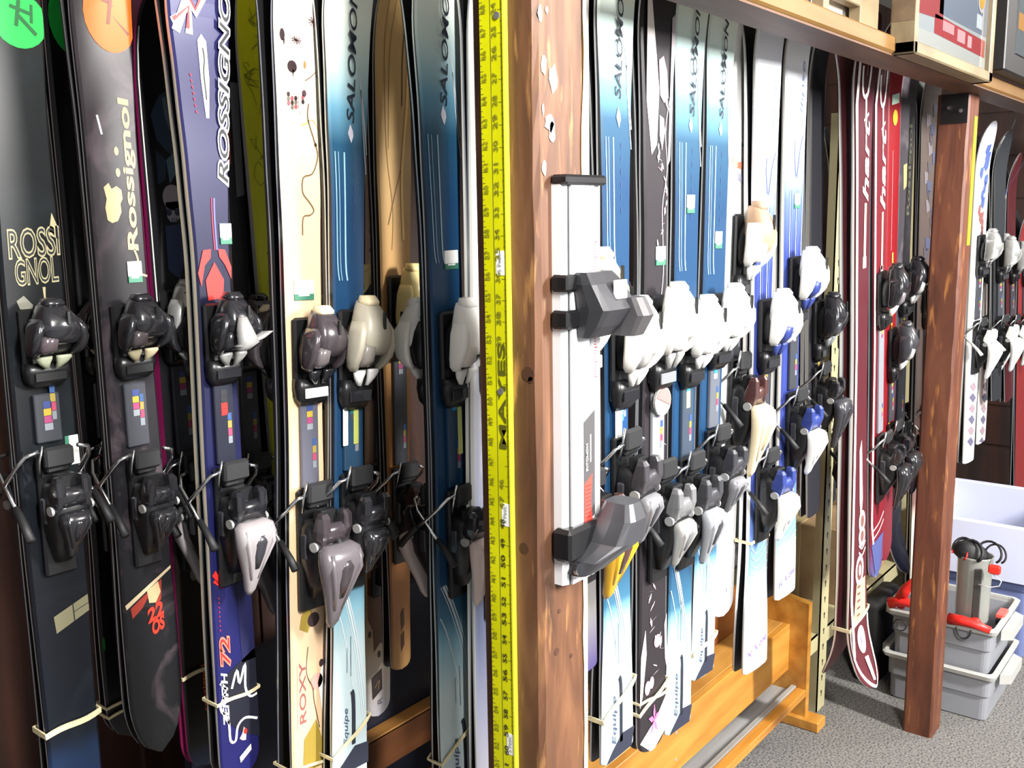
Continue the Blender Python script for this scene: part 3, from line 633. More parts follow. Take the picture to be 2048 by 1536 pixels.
pair(s, (gradz([(0, (50, 66, 96)), (V(1500), (30, 42, 66)), (V(1480), (16, 16, 18)), (V(1380), (20, 19, 18)), (V(1100), (36, 30, 28)), (V(900), (20, 20, 24)), (1.4, (10, 11, 14))], s.L, .35, .4), M((150, 22, 92), .5, name='magenta_sidewall'), M((120, 20, 70), .5, name='magenta_base')), 640, 1015,
     KD(SIL, DGR, SIL, SIL, GB, GB, vs=.6, ls=.7), 'black ski with a pale skull and blue ghost artwork, in front of the magenta edge', LB, art, edge=M((150, 22, 92), .5, name='magenta_sidewall'))
band(s, 1342, 10, 'rubber band on the dark ski tail with orange lettering', .003)
# L5 violet
s = Ski([(0, 335, 462), (170, 352, 456), (340, 373, 457), (520, 401, 470), (1020, 433, 508), (1300, 436, 516), (1500, 441, 522)], 1552, 1.24, tp=2.4, tround=.04, T=.032)
def art(s):
    Wt, Bk, Rd, Nv = P8((236, 236, 240)), P8((18, 18, 26)), P8((204, 40, 36)), P8((22, 24, 66))
    s.up('ROSSIGNOL', .42, .90, 366, -60, Wt, 2, off=.075, shear=.3); s.up('ROSSIGNOL', .42, .90, 366, -60, Bk, 3, off=.005, shear=.3)
    s.stroke([(-.85, 70), (-.45, 5), (-.6, -30)], .013, Wt, 2, sub=1); s.stroke([(-.95, 52), (-.35, 20), (-.42, 72)], .012, Wt, 2, sub=1); s.stroke([(-.5, -10), (-.15, 30), (.1, -10)], .011, Wt, 2, sub=1)
    s.stroke([(-.9, 48), (-.38, 16), (-.45, 62)], .006, Rd, 3, sub=1); s.stroke([(-.48, -14), (-.17, 22), (.06, -14)], .005, Rd, 3, sub=1)
    s.poly([(-.16, 82), (-.02, 68), (.14, 82), (.2, 160), (.12, 236), (.0, 236), (-.12, 160)], Wt, 2); s.poly([(-.1, 86), (-.02, 76), (.08, 86), (.12, 160), (.06, 226), (.03, 226), (-.06, 160)], P8((150, 150, 146)), 3)
    s.stroke([(.0, 96), (.04, 120), (-.01, 145), (.05, 200)], .0016, Bk, 4)
    for i in range(7): s.stroke([(-.52 + .02 * i, 150 + 12 * i), (-.48 + .02 * i, 156 + 12 * i)], .002, P8((170, 26, 60)), 2, sub=1)
    for i, w in ((.0, .002), (.12, .003)): s.stroke([(.05 + i, 396), (.03 + i, 440), (.08 + i, 500)], w, P8((190, 40, 60)) if i == 0 else P8((90, 90, 160)), 2)
    s.poly([(.25, 1030), (1, 1030), (1, 1330), (.3, 1330), (.22, 1180)], Nv, 1); s.poly([(-.7, 1345), (1, 1310), (1, 1490), (.2, 1470), (-.45, 1440)], P8((20, 22, 36)), 1)
    s.stroke([(-.95, 1135), (-.55, 1160), (-.3, 1135), (.1, 1142), (.35, 1130)], .012, Rd, 3, sub=1); s.stroke([(-.9, 1150), (-.5, 1168), (-.25, 1140)], .006, Rd, 3, sub=1)
    s.up('72', -.75, -.3, 1322, 1268, P8((236, 120, 100)), 2, off=.07, shear=.2); s.up('72', -.75, -.3, 1322, 1268, Rd, 3, off=0, shear=.2)
    for i in range(8): s.stroke([(-.72, 1185 + i * 9), (-.68, 1189 + i * 9)], .002, P8((150, 26, 70)), 2, sub=1)
    s.up('ZENITH', -.78, -.5, 1440, 1334, Wt, 3, off=.03, shear=.3)
    s.stroke([(-.3, 1372), (0, 1340), (.1, 1368), (.42, 1334), (.38, 1380), (.6, 1402), (.95, 1402)], .004, Wt, 3)
    s.stroke([(-.85, 1352), (-.6, 1370), (-.9, 1400), (-.55, 1430), (-.5, 1470), (-.25, 1476), (-.1, 1450), (.3, 1440), (.9, 1452)], .004, Wt, 3)
    s.poly([(-.05, 1476), (.1, 1468), (.2, 1456), (.3, 1470), (.26, 1484), (.1, 1482)], P8((230, 180, 170)), 3); s.ell(.25, 1466, .09, 6, Rd, 4, 10)
    s.poly([(-.1, 1512), (.5, 1496), (.52, 1508), (-.06, 1524)], P8((196, 190, 176)), 3); s.stroke([(-.7, 540), (.2, 530)], .001, Bk, 1)
    s.poly([(-.95, 545), (-.6, 500), (-.15, 498), (-.2, 516), (-.55, 530), (-.8, 572)], Rd, 3); s.poly([(.25, 498), (.65, 500), (.98, 535), (.95, 560), (.6, 530), (.3, 514)], Rd, 3)
    s.poly([(-.55, 560), (.0, 524), (.5, 560), (.4, 596), (-.45, 600)], Rd, 3)
pair(s, (gradz([(0, (28, 28, 84)), (.3, (26, 28, 80)), (.75, (18, 20, 42)), (1.05, (34, 32, 80)), (1.3, (44, 44, 98)), (1.5, (64, 64, 122))], s.L, .25, .6), SIDEC, BASE), 672, 1040,
     KD(GB, M((40, 40, 44), .2), SIL, M((150, 144, 146), .3, coat=.3), GB, GB, inset=DGR, rail=M((30, 32, 46), .35), marks=[(30, 30, 36), (30, 30, 36), (216, 34, 28), (216, 34, 28)], vs=.62, ws=.9, ls=.95), 'violet ski with white-edged black ROSSIGNOL letters and the number 72', LB, art, (.72, 468, .010))
v = s.V(668); b = MB(); b.loft([(v + .03, -.01, .075, .006, .006), (v + .012, -.012, .082, .012, .01), (v - .006, -.008, .084, .016, .012), (v - .016, -.016, .08, .010, .008)], SIL, 12, 2.4); b.loft([(v + .006, .034, .074, .008, .008), (v - .002, .01, .08, .012, .008), (v - .01, -.02, .082, .012, .008)], SIL, 10, 2.2); b.build('release_lever', s.e, 'silver lever')
band(s, 1392, 3, 'rubber band across the violet ski tail', .0025)
# L6 yellow
s = Ski([(0, 470, 548), (500, 516, 584), (1000, 552, 622)], 1150, 1.38, tp=2, tround=.03, T=.04)
def art(s):
    D = P8((128, 132, 20)); rnd = random.Random(4)
    for i in range(26):
        y = rnd.uniform(-20, 640); f = rnd.uniform(-.7, .75); P = [(f, y)]
        for k in range(4): f = max(-.85, min(.9, f + rnd.uniform(-.4, .4))); y += rnd.uniform(-14, 28); P.append((f, y))
        s.stroke(P, .0012, D, 2)
    for y in (30, 75, 128, 170): s.ell(.35, y, .3, 17, P8((240, 240, 70)), 1); s.stroke([(.05, y), (.35, y - 17), (.65, y), (.35, y + 17), (.05, y)], .0012, D, 2)
    s.stroke([(.15, 140), (.85, 140), (.85, 180), (.15, 180), (.15, 140)], .0015, P8((150, 140, 40)), 3, sub=1)
pair(s, (gradz([(0, (150, 150, 20)), (.5, (188, 190, 14)), (1.0, (214, 214, 10)), (1.5, (236, 238, 40))], s.L, .3, .4), SIDEG, BASE), 690, 1040, KD(GB, M((196, 186, 160), .35), DGR, DGR, GB, GB, vs=.6, ls=.6), 'lime yellow ski with thin sketch lines behind the violet one', LB, art)  # yellow stops brighten upward: the light on the upper ski is painted in
s = Ski([(0, 444, 472), (400, 455, 488), (1000, 490, 520)], 1180, 1.40, T=.028)
def art(s):
    s.poly([(-.5, 165), (.6, 165), (.7, 390), (-.2, 395)], P8((110, 110, 116)), 1); s.stroke([(-.9, 80), (-.85, 330)], .003, P8((196, 84, 36)), 2); s.ell(0, 1120, .1, 8, P8((200, 50, 40)), 2)
pair(s, (gradz([(0, (24, 24, 34)), (1.4, (30, 28, 30))], s.L), SIDEG, BASE), 660, 1010, KD(GB, GB, GB, GB, GB, GB, vs=.6, ls=.5), 'dark ski with a grey patch glimpsed between the violet and yellow ones', LB, art)
# L7 cream
s = Ski([(0, 548, 646), (288, 566, 651), (508, 581, 655), (840, 601, 668), (1220, 591, 669), (1480, 586, 668)], 1610, 1.17, tp=2.4, tround=.04, T=.042)
def art(s):
    PK, DK, BR, OL = P8((226, 168, 160)), P8((58, 40, 44)), P8((120, 96, 70)), P8((150, 128, 50))
    for (f, y, r) in ((.55, 38, 24), (-.15, 82, 18)):
        for k in range(7): a = k * 2 * pi / 7; s.poly([(f, y), (f + .3 * cos(a - .25), y + r * .7 * sin(a - .25)), (f + .5 * cos(a), y + r * sin(a)), (f + .3 * cos(a + .25), y + r * .7 * sin(a + .25))], P8((236, 196, 190)), 1)
        for k in range(9): a = k * .7; s.stroke([(f, y), (f + .2 * cos(a), y + r * .45 * sin(a))], .001, DK, 3, sub=1)
    s.ell(-.72, 76, .1, 12, DK, 2); s.poly([(-.7, 84), (-.62, 84), (-.66, 98)], DK, 2); s.ell(-.35, 136, .2, 12, DK, 2); s.poly([(-.35, 142), (-.28, 142), (-.31, 158)], DK, 2)
    s.stroke([(.62, 60), (.82, 95), (.85, 125), (.5, 148), (.2, 160)], .0014, BR, 2); s.ell(.2, 128, .05, 8, P8((190, 130, 70)), 2)
    for i in range(14): s.ell(-.55 + (i % 5) * .16, 192 + (i * 7) % 26, .07, 5, (DK, P8((170, 90, 100)), P8((120, 110, 100)))[i % 3], 2, 8)
    s.ell(.15, 186, .1, 7, P8((90, 60, 70)), 2, 10); s.poly([(-.12, 190), (0, 190), (0, 228), (-.12, 222)], P8((245, 240, 230)), 3)
    s.stroke([(.35, 205), (.3, 235), (.6, 280), (.75, 310), (.5, 345), (.05, 355), (.0, 385), (.35, 405), (.55, 420), (.35, 430), (0, 435), (-.05, 470)], .0022, BR, 2)
    s.stroke([(.3, 240), (.55, 238), (.8, 258)], .0012, P8((200, 170, 110)), 2); s.stroke([(0, 250), (.2, 246), (.35, 242)], .0025, P8((210, 180, 110)), 2); s.ell(.65, 287, .08, 4, BR, 2, 8)
    s.stroke([(-.7, 300), (-.66, 420), (-.6, 540)], .004, P8((246, 232, 196)), 1); s.stroke([(-.45, 230), (-.4, 420), (-.38, 520)], .0025, P8((240, 224, 186)), 1)
    # tail
    s.poly([(-.5, 1225), (-.1, 1205), (.1, 1235), (-.2, 1262), (-.6, 1250)], OL, 1); s.ell(.1, 1240, .3, 14, DK, 2)
    s.up('ROXY', -.65, -.35, 1436, 1316, P8((150, 90, 84)), 3, off=.01); s.poly([(-.75, 1318), (-.25, 1312), (-.2, 1440), (-.75, 1446)], P8((230, 176, 150)), 1)
    s.stroke([(-.2, 1290), (-.3, 1340), (0, 1375), (.05, 1400), (.3, 1460)], .0012, DK, 2); s.ell(.2, 1365, .3, 16, P8((226, 158, 146)), 2)
    s.poly([(.95, 1290), (.6, 1320), (.25, 1370), (.35, 1400), (.5, 1450), (.75, 1530), (.98, 1530)], P8((242, 236, 222)), 2)
    for f, y, r in ((.75, 1312, 6), (.45, 1332, 8), (.75, 1350, 5), (.72, 1385, 9), (.7, 1408, 10), (.85, 1440, 7), (.6, 1430, 6), (.55, 1462, 6)): s.ell(f, y, r * .014, r, DK, 3, 9)
    s.poly([(-.55, 1536), (-.45, 1470), (.15, 1440), (.5, 1500), (.45, 1536)], OL, 1)
V = s.V
pair(s, (gradz([(0, (226, 196, 150)), (V(1300), (216, 182, 148)), (V(1100), (214, 188, 150)), (V(600), (222, 192, 156)), (V(400), (230, 206, 166)), (V(180), (240, 230, 200)), (V(0), (244, 240, 222))], s.L, .35, .4), SIDEK, BASE), 705, 1085,  # near-white upper stops paint the overhead light into the cream
     KD(M((58, 52, 56), .2, coat=.5), M((90, 84, 86), .2, coat=.5), GB, M((96, 90, 94), .25, coat=.3), M((58, 52, 56), .2, coat=.5), WHT, slot=CRM, rail=M((88, 88, 100), .3), vs=.68, ls=1.05, vh=.82, wh=.95), 'cream ski with pink flowers and a brown curling line', LB, art, (-.05, 580, .019))
band(s, 1522, -6, 'pale rubber band low around the cream floral ski')
# L8 blue
s = Ski([(0, 650, 746), (200, 661, 742), (400, 673, 738), (800, 678, 735), (1220, 670, 732), (1490, 667, 737)], 1600, 1.14, T=.028)
pair(s, (blue_top(s, 150, 290, 1130, 1300), SIDEK, BASE), 700, 1050, KD(BEI, M((120, 114, 108), .25, coat=.4), WHT, GB, GB, GB, slot=CRM, marks=[(40, 140, 190), (30, 110, 110), (60, 64, 70)], rail=M((40, 66, 90), .35), vs=.8, ls=.6, vh=.8), 'blue and white SALOMON ski beside the cream floral ski', LB,
     lambda s: salomon(s, 246, -30, (248, 286), 1382, 1490, 1524, 1180))
v = s.V(850); b = MB(); b.box((-.022, -.009, v - .03), (-.012, -.0072, v + .03), STK, .0008); b.box((.0, -.009, v - .03), (.010, -.0072, v + .04), M((170, 176, 90), .5), .0008); b.build('boot_size_sticker', s.e, 'narrow white and yellow sticker')
band(s, 1500, 55, 'long slanting rubber band across the blue ski beside the cream one', .0028)
# L9a cream floral behind
s = Ski([(0, 733, 792), (500, 745, 800), (1000, 737, 792), (1304, 733, 783)], 1432, 1.36, tp=2, tround=.028, T=.03)
def art(s):
    for i in range(16): s.ell(-.75, 20 + i * 37, .06, 4, P8((110, 84, 80)), 2, 8)
    s.poly([(-.9, 1150), (.9, 1150), (.9, 1230), (.5, 1270), (.6, 1300), (.1, 1285), (-.4, 1300), (-.5, 1255), (-.9, 1230)], P8((96, 58, 40)), 1)
    for f, y in ((.0, 1308), (.45, 1295), (-.75, 1262)): s.ell(f, y, .12, 7, P8((70, 48, 40)), 2, 9)
    s.poly([(-.6, 1350), (.2, 1338), (.25, 1380), (-.5, 1394)], P8((60, 50, 50)), 2); s.stroke([(-.35, 1372), (0, 1360), (-.1, 1378)], .002, P8((150, 120, 80)), 3); s.up('R', -.1, .25, 1408, 1396, P8((120, 110, 130)), 2)
V = s.V
pair(s, (gradz([(0, (214, 212, 220)), (V(1380), (208, 198, 190)), (V(1300), (190, 170, 140)), (V(1200), (150, 110, 70)), (.9, (210, 180, 160)), (1.4, (226, 206, 186))], s.L, .35, .3), SIDEK, BASE), 720, 1090, KD(BEI, BEI, BEI, DGR, GB, GB, vs=.7, ls=.6), 'pinkish cream ski mostly hidden, pale round tail with dark badge', LB, art)
# L9b tan
s = Ski([(0, 750, 822), (300, 756, 826), (500, 768, 829), (1000, 783, 828), (1250, 784, 823)], 1338, 1.29, tp=2.4, tround=.02, T=.03)
def art(s):
    G, Y = P8((140, 108, 60)), P8((232, 190, 120))
    s.stroke([(-.5, -20), (-.55, 120), (-.5, 300), (-.2, 420), (-.3, 500)], .0014, G, 1); s.stroke([(-.1, -20), (-.3, 150), (-.4, 300)], .0012, G, 1)
    s.stroke([(.85, 60), (.7, 200), (.5, 280), (.35, 360), (.45, 480)], .006, Y, 2); s.stroke([(.5, 40), (.45, 130), (.4, 210)], .0025, P8((90, 70, 44)), 2); s.stroke([(-.5, 450), (0, 380), (.3, 340)], .0016, P8((120, 90, 50)), 2)
    s.poly([(-.1, 1228), (.2, 1216), (.25, 1250), (-.05, 1262)], P8((60, 36, 20)), 2); s.poly([(-.1, 1270), (.2, 1262), (.2, 1290), (-.1, 1302)], P8((60, 36, 20)), 2)
pair(s, (gradz([(0, (176, 134, 80)), (.1, (150, 100, 56)), (.4, (160, 108, 62)), (1.0, (196, 160, 104)), (1.5, (186, 152, 100))], s.L, .4, .3), SIDEK, BASE), 620, 1020, KD(M((234, 214, 150), .35), BRN, M((220, 180, 70), .35), M((150, 146, 146), .3), BRN, GB, s=.9, vs=.8, ls=.6), 'tan ski with golden grain lines between the two blue SALOMON skis', LB, art)
# L10 blue
s = Ski([(0, 829, 925), (270, 853, 927), (480, 866, 930), (840, 880, 944), (1220, 885, 958), (1500, 884, 964)], 1640, 1.06, T=.028)
pair(s, (blue_top(s, 110, 270, 1200, 1370), SIDEK, BASE), 700, 1075, KD(WHT, M((210, 204, 196), .35), WHT, M((206, 190, 186), .35), GB, GB, marks=[(190, 186, 40), (40, 150, 190), (40, 60, 80)], rail=M((26, 60, 90), .35), inset=M((150, 140, 140), .3), vs=.8, ls=.95), 'blue and white SALOMON ski just left of the near post', LB,
     lambda s: salomon(s, 212, -56, (210, 250), 1440, 1560, 1600, 1200, f0=-.1, f1=.24), (.25, 520, .016))
v = s.V(850); b = MB(); b.box((.006, -.009, v - .05), (.016, -.0072, v + .03), M((186, 190, 120), .5), .0008); b.build('boot_size_sticker', s.e, 'narrow yellow sticker')
band(s, 1502, 62, 'slanting rubber band across the blue ski left of the near post', .0028)
# L11 behind the post
s = Ski([(0, 940, 1000), (500, 950, 1005), (1000, 955, 1015), (1400, 956, 1018)], 1640, 1.02, T=.024)
V = s.V
pair(s, (gradz([(0, (200, 196, 200)), (V(1250), (150, 160, 200)), (1, (230, 228, 226))], s.L, .3, .4), SIDEW, BASE), 690, 1120, KD(WHT, WHT, WHT, WHT, BLK, BLK), 'white ski almost wholly hidden behind the near post', LB)

# ---- right bay
s = Ski([(0, 1118, 1180), (600, 1126, 1180), (1300, 1135, 1197)], 1350, .80, T=.02)
pair(s, (gradz([(0, (70, 60, 110)), (.1, (120, 118, 116)), (.3, (60, 60, 64)), (1, (200, 196, 190))], s.L), SIDEG, BASE), 622, 1050, KD(M((232, 220, 176), .35), M((238, 232, 214), .4), M((232, 226, 210), .4), YLW, BRN, WHT, inset=BRN, s=.9, vs=.85, ls=1, vh=.72), 'ski beside the near post with yellow white toe piece and amber lever', RB_)
s = Ski([(0, 1197, 1271), (237, 1211, 1270), (406, 1216, 1269), (850, 1221, 1266), (1213, 1216, 1268), (1384, 1209, 1270), (1490, 1206, 1269)], 1512, .79, Wt=.102, T=.028)
pair(s, (blue_top(s, 90, 240, 1170, 1290), SIDEK, BASE), 700, 985, KD(WHT, SIL, WHT, M((120, 120, 124), .3), M((60, 58, 62), .3), GB, marks=[(60, 150, 220), (120, 190, 230), (60, 150, 220)], rail=M((30, 70, 120), .35), vs=.78, ls=.6, vh=.85), 'blue and white SALOMON ski nearest the boot gauge, leftmost blue ski of the right bay', RB_,
     lambda s: salomon(s, 197, -46, (213, 255), 1355, 1486, 1500, 1155, f0=-.18, f1=.2))
v = s.V(840); b = MB(); b.box((-.02, -.009, v - .025), (-.002, -.0072, v + .03), STK, .0008); b.build('boot_size_sticker', s.e, 'white sticker')
band(s, 1420, 45, 'pale rubber band across the leftmost blue ski tail of the right bay', .004)
s = Ski([(0, 1284, 1352), (300, 1300, 1350), (500, 1306, 1348), (1185, 1286, 1337), (1400, 1279, 1333)], 1500, .80, Wt=.098, T=.026, tp=2, tround=.03)
def art(s):
    Wt, PK = P8((228, 214, 220)), P8((222, 150, 176)); rnd = random.Random(7)
    s.poly([(-.95, -40), (-.55, 0), (-.2, 90), (.05, 180), (-.1, 290), (-.5, 310), (-.85, 200)], P8((220, 214, 210)), 1); s.poly([(-.8, 20), (-.3, 60), (-.05, 150), (-.3, 110), (-.6, 60)], P8((120, 92, 104)), 2)
    s.poly([(.75, 30), (.95, 20), (.97, 320), (.8, 330)], P8((170, 160, 166)), 1)
    s.poly([(.0, 120), (.3, 110), (.55, 140), (.7, 190), (.4, 205), (.1, 190)], P8((206, 150, 170)), 2); s.poly([(.1, 230), (.4, 236), (.5, 262), (.3, 300), (.1, 270)], Wt, 2)
    for i in range(46):
        y = rnd.uniform(150, 540); f = .45 + .35 * sin(y * .035) + rnd.uniform(-.22, .22); a = rnd.uniform(0, pi); l = rnd.uniform(6, 13)
        s.poly([(f - .2 * cos(a), y - l * sin(a)), (f + .07 * sin(a), y), (f + .2 * cos(a), y + l * sin(a)), (f - .07 * sin(a), y)], rnd.choice((Wt, Wt, PK, P8((250, 244, 246)))), 3)
    s.stroke([(.9, 180), (.55, 260), (.75, 340), (.4, 420), (.6, 540), (.2, 640), (-.1, 800)], .0016, Wt, 2)
    for i in range(60):
        y = rnd.uniform(700, 1350); f = (.1 + .3 * sin(y * .03) + rnd.uniform(-.3, .3)); a = rnd.uniform(0, pi); l = rnd.uniform(6, 15)
        s.poly([(f - .25 * cos(a), y - l * sin(a)), (f + .08 * sin(a), y), (f + .25 * cos(a), y + l * sin(a)), (f - .08 * sin(a), y)], rnd.choice((Wt, Wt, P8((150, 140, 146)))), 3)
    s.ell(.25, 1285, .25, 13, PK, 3); s.ell(.2, 1283, .12, 8, P8((240, 220, 226)), 4); s.ell(-.45, 1368, .2, 14, PK, 3); s.ell(-.15, 1362, .16, 12, P8((230, 170, 190)), 3)
    s.poly([(-.95, 1300), (-.65, 1250), (-.55, 1300), (-.8, 1380), (-.98, 1400)], P8((220, 216, 206)), 2); s.poly([(.8, 1260), (.98, 1240), (.98, 1350), (.85, 1330)], P8((226, 220, 216)), 2)
    s.poly([(-.95, 1470), (.2, 1440), (.95, 1405), (.9, 1475), (.3, 1505), (-.6, 1512)], P8((246, 240, 240)), 2)
    for k in range(5): a = k * 2 * pi / 5 - pi / 2; s.poly([(.05, 1440), (.05 + .2 * cos(a - .4), 1440 + 16 * sin(a - .4)), (.05 + .45 * cos(a), 1440 + 32 * sin(a)), (.05 + .2 * cos(a + .4), 1440 + 16 * sin(a + .4))], P8((236, 110, 166)), 4)
pair(s, (gradz([(0, (40, 36, 40)), (1, (44, 40, 44)), (1.6, (26, 22, 26))], s.L, .3, .5), SIDEK, BASE), 668, 1035, KD(M((226, 224, 218), .35), WHT, SIL, SIL, M((110, 110, 112), .3), GRY, s=1.1, rail=M((150, 152, 156), .3), vs=.8, ls=.62, vh=.85), 'black ski with white blossom artwork and a pink flower at its tail', RB_, art, (.3, 512, .014))
v = s.V(800); b = MB(); b.disc((-.002, -.012, v), .024, (0, -1, 0), .004, M((176, 176, 172), .3, .3), 20); b.poly3([(-.002 + .021 * cos(t), -.0165, v + .021 * sin(t)) for t in [i * pi / 9 - .4 for i in range(10)]], (0, -1, 0), .0008, M((226, 120, 116), .4)); b.build('dial', s.e, 'round silver and red dial')
band(s, 1390, -6, 'upper of the two rubber bands on the black blossom ski', .002); band(s, 1412, 38, 'lower slanting rubber band on the black blossom ski', .003)
s = Ski([(0, 1352, 1416), (240, 1354, 1405), (440, 1355, 1400), (1000, 1347, 1390), (1213, 1340, 1385), (1400, 1334, 1384)], 1458, .80, Wt=.10, T=.028)
pair(s, (blue_top(s, 120, 280, 1180, 1290), SIDEK, BASE), 678, 1015, KD(WHT, WHT, WHT, M((150, 152, 158), .3), M((60, 60, 64), .3), GB, marks=[(50, 160, 200), (226, 216, 150), (226, 216, 150), (226, 216, 150)], rail=M((60, 70, 84), .35), vs=.72, ls=.75, vh=.85), 'blue and white SALOMON ski right of the black blossom ski', RB_,
     lambda s: salomon(s, 232, -8, (235, 266), 1312, 1432, 1450, 1150, f0=-.05, f1=.3), (.15, 408, .012))
s = Ski([(30, 1418, 1474), (300, 1421, 1465), (440, 1420, 1462), (1000, 1400, 1441), (1242, 1388, 1432)], 1352, .81, Wt=.10, T=.028)
pair(s, (blue_top(s, 150, 290, 1080, 1180), SIDEK, BASE), 648, 950, KD(WHT, WHT, WHT, M((120, 120, 124), .3), DGR, GB, marks=[(40, 150, 200), (210, 226, 236)], rail=M((90, 94, 104), .35), vs=.7, ls=.55, vh=.8), 'shorter blue and white SALOMON ski, rightmost blue one in the right bay', RB_,
     lambda s: salomon(s, 237, 38, (244, 273), 1222, 1325, 1345, 1060, f0=-.08, f1=.24), (.15, 480, .012))
band(s, 1296, 18, 'white-looking rubber band on the shorter blue ski tail', .004)
s = Ski([(50, 1469, 1514), (340, 1465, 1504), (500, 1461, 1494), (1050, 1432, 1472), (1150, 1430, 1470)], 1232, .84, Wt=.095, T=.026, tp=2.2, tround=.03)
def art(s):
    s.up('Temptation', .15, .6, 215, 60, P8((120, 132, 128)), 2, off=.0); s.poly([(-.9, 312), (-.3, 326), (.5, 320), (.65, 326), (.2, 338), (-.4, 336), (-.85, 332)], P8((236, 150, 120)), 2); s.poly([(-.3, 345), (.1, 350), (.3, 370), (-.1, 360), (-.6, 370)], P8((190, 190, 214)), 2)
    s.poly([(.0, 286), (.55, 286), (.55, 293), (.0, 293)], GRN, 2); s.ell(.2, 1182, .06, 6, P8((140, 130, 130)), 2, 8)
pair(s, (gradz([(0, (240, 240, 240)), (1.4, (240, 240, 238))], s.L, .3, .4), SIDEW, BASE), 500, 815, KD(M((176, 146, 120), .35), M((236, 228, 214), .35), WHT, CRM, BRN, GB, s=1.1, arm=WHT, inset=M((190, 170, 130), .4), vs=.85, ls=1, vh=.9), 'plain white ski with short round tail and cream heel lever', RB_, art)
s = Ski([(80, 1515, 1567), (300, 1524, 1567), (500, 1527, 1563), (700, 1524, 1556), (1070, 1505, 1538), (1300, 1490, 1536)], 1338, .80, Wt=.10, T=.03)
def lblue(s, a, c):
    Bl = P8((96, 120, 196)); s.up('ellipse', .3, .7, a + 70, a - 60, P8((120, 140, 186)), 2, off=-.005, shear=.3)
    s.stroke([(-.1, a + 100), (-.15, a + 130), (.1, a + 175), (.4, a + 120), (.7, a + 90)], .0022, P8((70, 84, 160)), 2)
    for f in (-.55, .15): s.stroke([(f, a + 200), (f, a + 460)], .0022, P8((200, 214, 240)), 2); s.stroke([(f + .18, a + 200), (f + .2, a + 460)], .0016, Bl, 2)
    s.stroke([(.7, a + 40), (.8, a + 100), (.8, a + 400)], .003, P8((150, 170, 226)), 1)
    for k in range(5): s.stroke([(-.9, c + k * 16), (-.2, c + 14 + k * 14), (.9, c - 10 + k * 16)], .0018, P8((170, 206, 232)), 2)
    s.poly([(-.9, c + 60), (-.2, c + 95), (-.1, c + 130), (-.6, c + 190), (-.9, c + 230)], P8((196, 224, 240)), 1)
def ltop(s, a, c): V = s.V; return gradz([(0, (240, 242, 248)), (V(c + 150), (226, 234, 246)), (V(c + 40), (120, 156, 206)), (V(c - 30), (96, 124, 190)), (V(c - 120), (52, 64, 132)), (V(a + 330), (48, 62, 130)), (V(a + 220), (92, 112, 180)), (V(a + 130), (170, 184, 222)), (V(a + 50), (228, 232, 244)), (V(a - 60), (240, 242, 248)), (V(a - 130), (220, 224, 236))], s.L, .25, .5)
def art(s): lblue(s, 215, 1090); s.text('N  X one', (-.75, 1308), (.8, 1288), (-.75, 1294), P8((130, 110, 190)), 3, off=.02)
pair(s, (ltop(s, 215, 1090), SIDEW, BASE), 658, 985, KD(WHT, NAVY, NAVY, WHT, NAVY, GB, s=1.15, arm=WHT, inset=M((200, 200, 206), .4), vs=.75, ls=.8), 'white and pale blue ski with long white tail, left of its twin', RB_, art)
band(s, 1078, 0, 'rubber band at the pale blue ski above its white tail', .003)
s = Ski([(95, 1574, 1619), (340, 1583, 1620), (600, 1580, 1612), (1017, 1562, 1597), (1120, 1554, 1593)], 1192, .82, Wt=.10, T=.03)
def art(s): lblue(s, 180, 1030); s.text('N  X one', (-.75, 1168), (.8, 1152), (-.75, 1156), P8((130, 110, 190)), 3, off=.02)
pair(s, (ltop(s, 180, 1030), SIDEW, BASE), 570, 860, KD(WHT, NAVY, NAVY, WHT, NAVY, GB, s=1.15, arm=WHT, vs=.75, ls=.8, inset=M((200, 200, 206), .4)), 'white and pale blue ski with navy and white heel binding, rightmost white ski', RB_, art, (.2, 402, .012))
# dark pair with white bindings just right
s = Ski([(110, 1624, 1652), (500, 1622, 1648), (900, 1618, 1642)], 1030, .88, Wt=.09, T=.026)
pair(s, (gradz([(0, (40, 40, 46)), (1.4, (24, 24, 28))], s.L), M((140, 136, 130), .4), BASE), 650, 800, KD(GB, DGR, GRY, DGR, GB, GB), 'all black ski standing right of the white and pale blue ones', RB_)
s = Ski([(140, 1682, 1704), (440, 1667, 1690), (900, 1650, 1676)], 1010, 1.02, Wt=.085, T=.026, tip=1.73)
def art(s):
    s.poly([(-.6, 128), (.6, 128), (.6, 142), (-.6, 146)], P8((240, 240, 240)), 2)
    for i in range(12): s.ell(.1 * (-1) ** i, 190 + i * 20, .35, 6, P8((190, 186, 190)), 2, 8)
    s.poly([(-.6, 355), (.5, 350), (.5, 375), (-.6, 380)], P8((60, 60, 120)), 2)
pair(s, (gradz([(0, (30, 30, 34)), (.9, (40, 38, 42)), (1.5, (110, 106, 104))], s.L), SIDEG, BASE), 640, 900, KD(DGR, GRY, SIL, DGR, GB, GB), 'short dark grey ski with white-tipped nose behind the others', RB_, art)
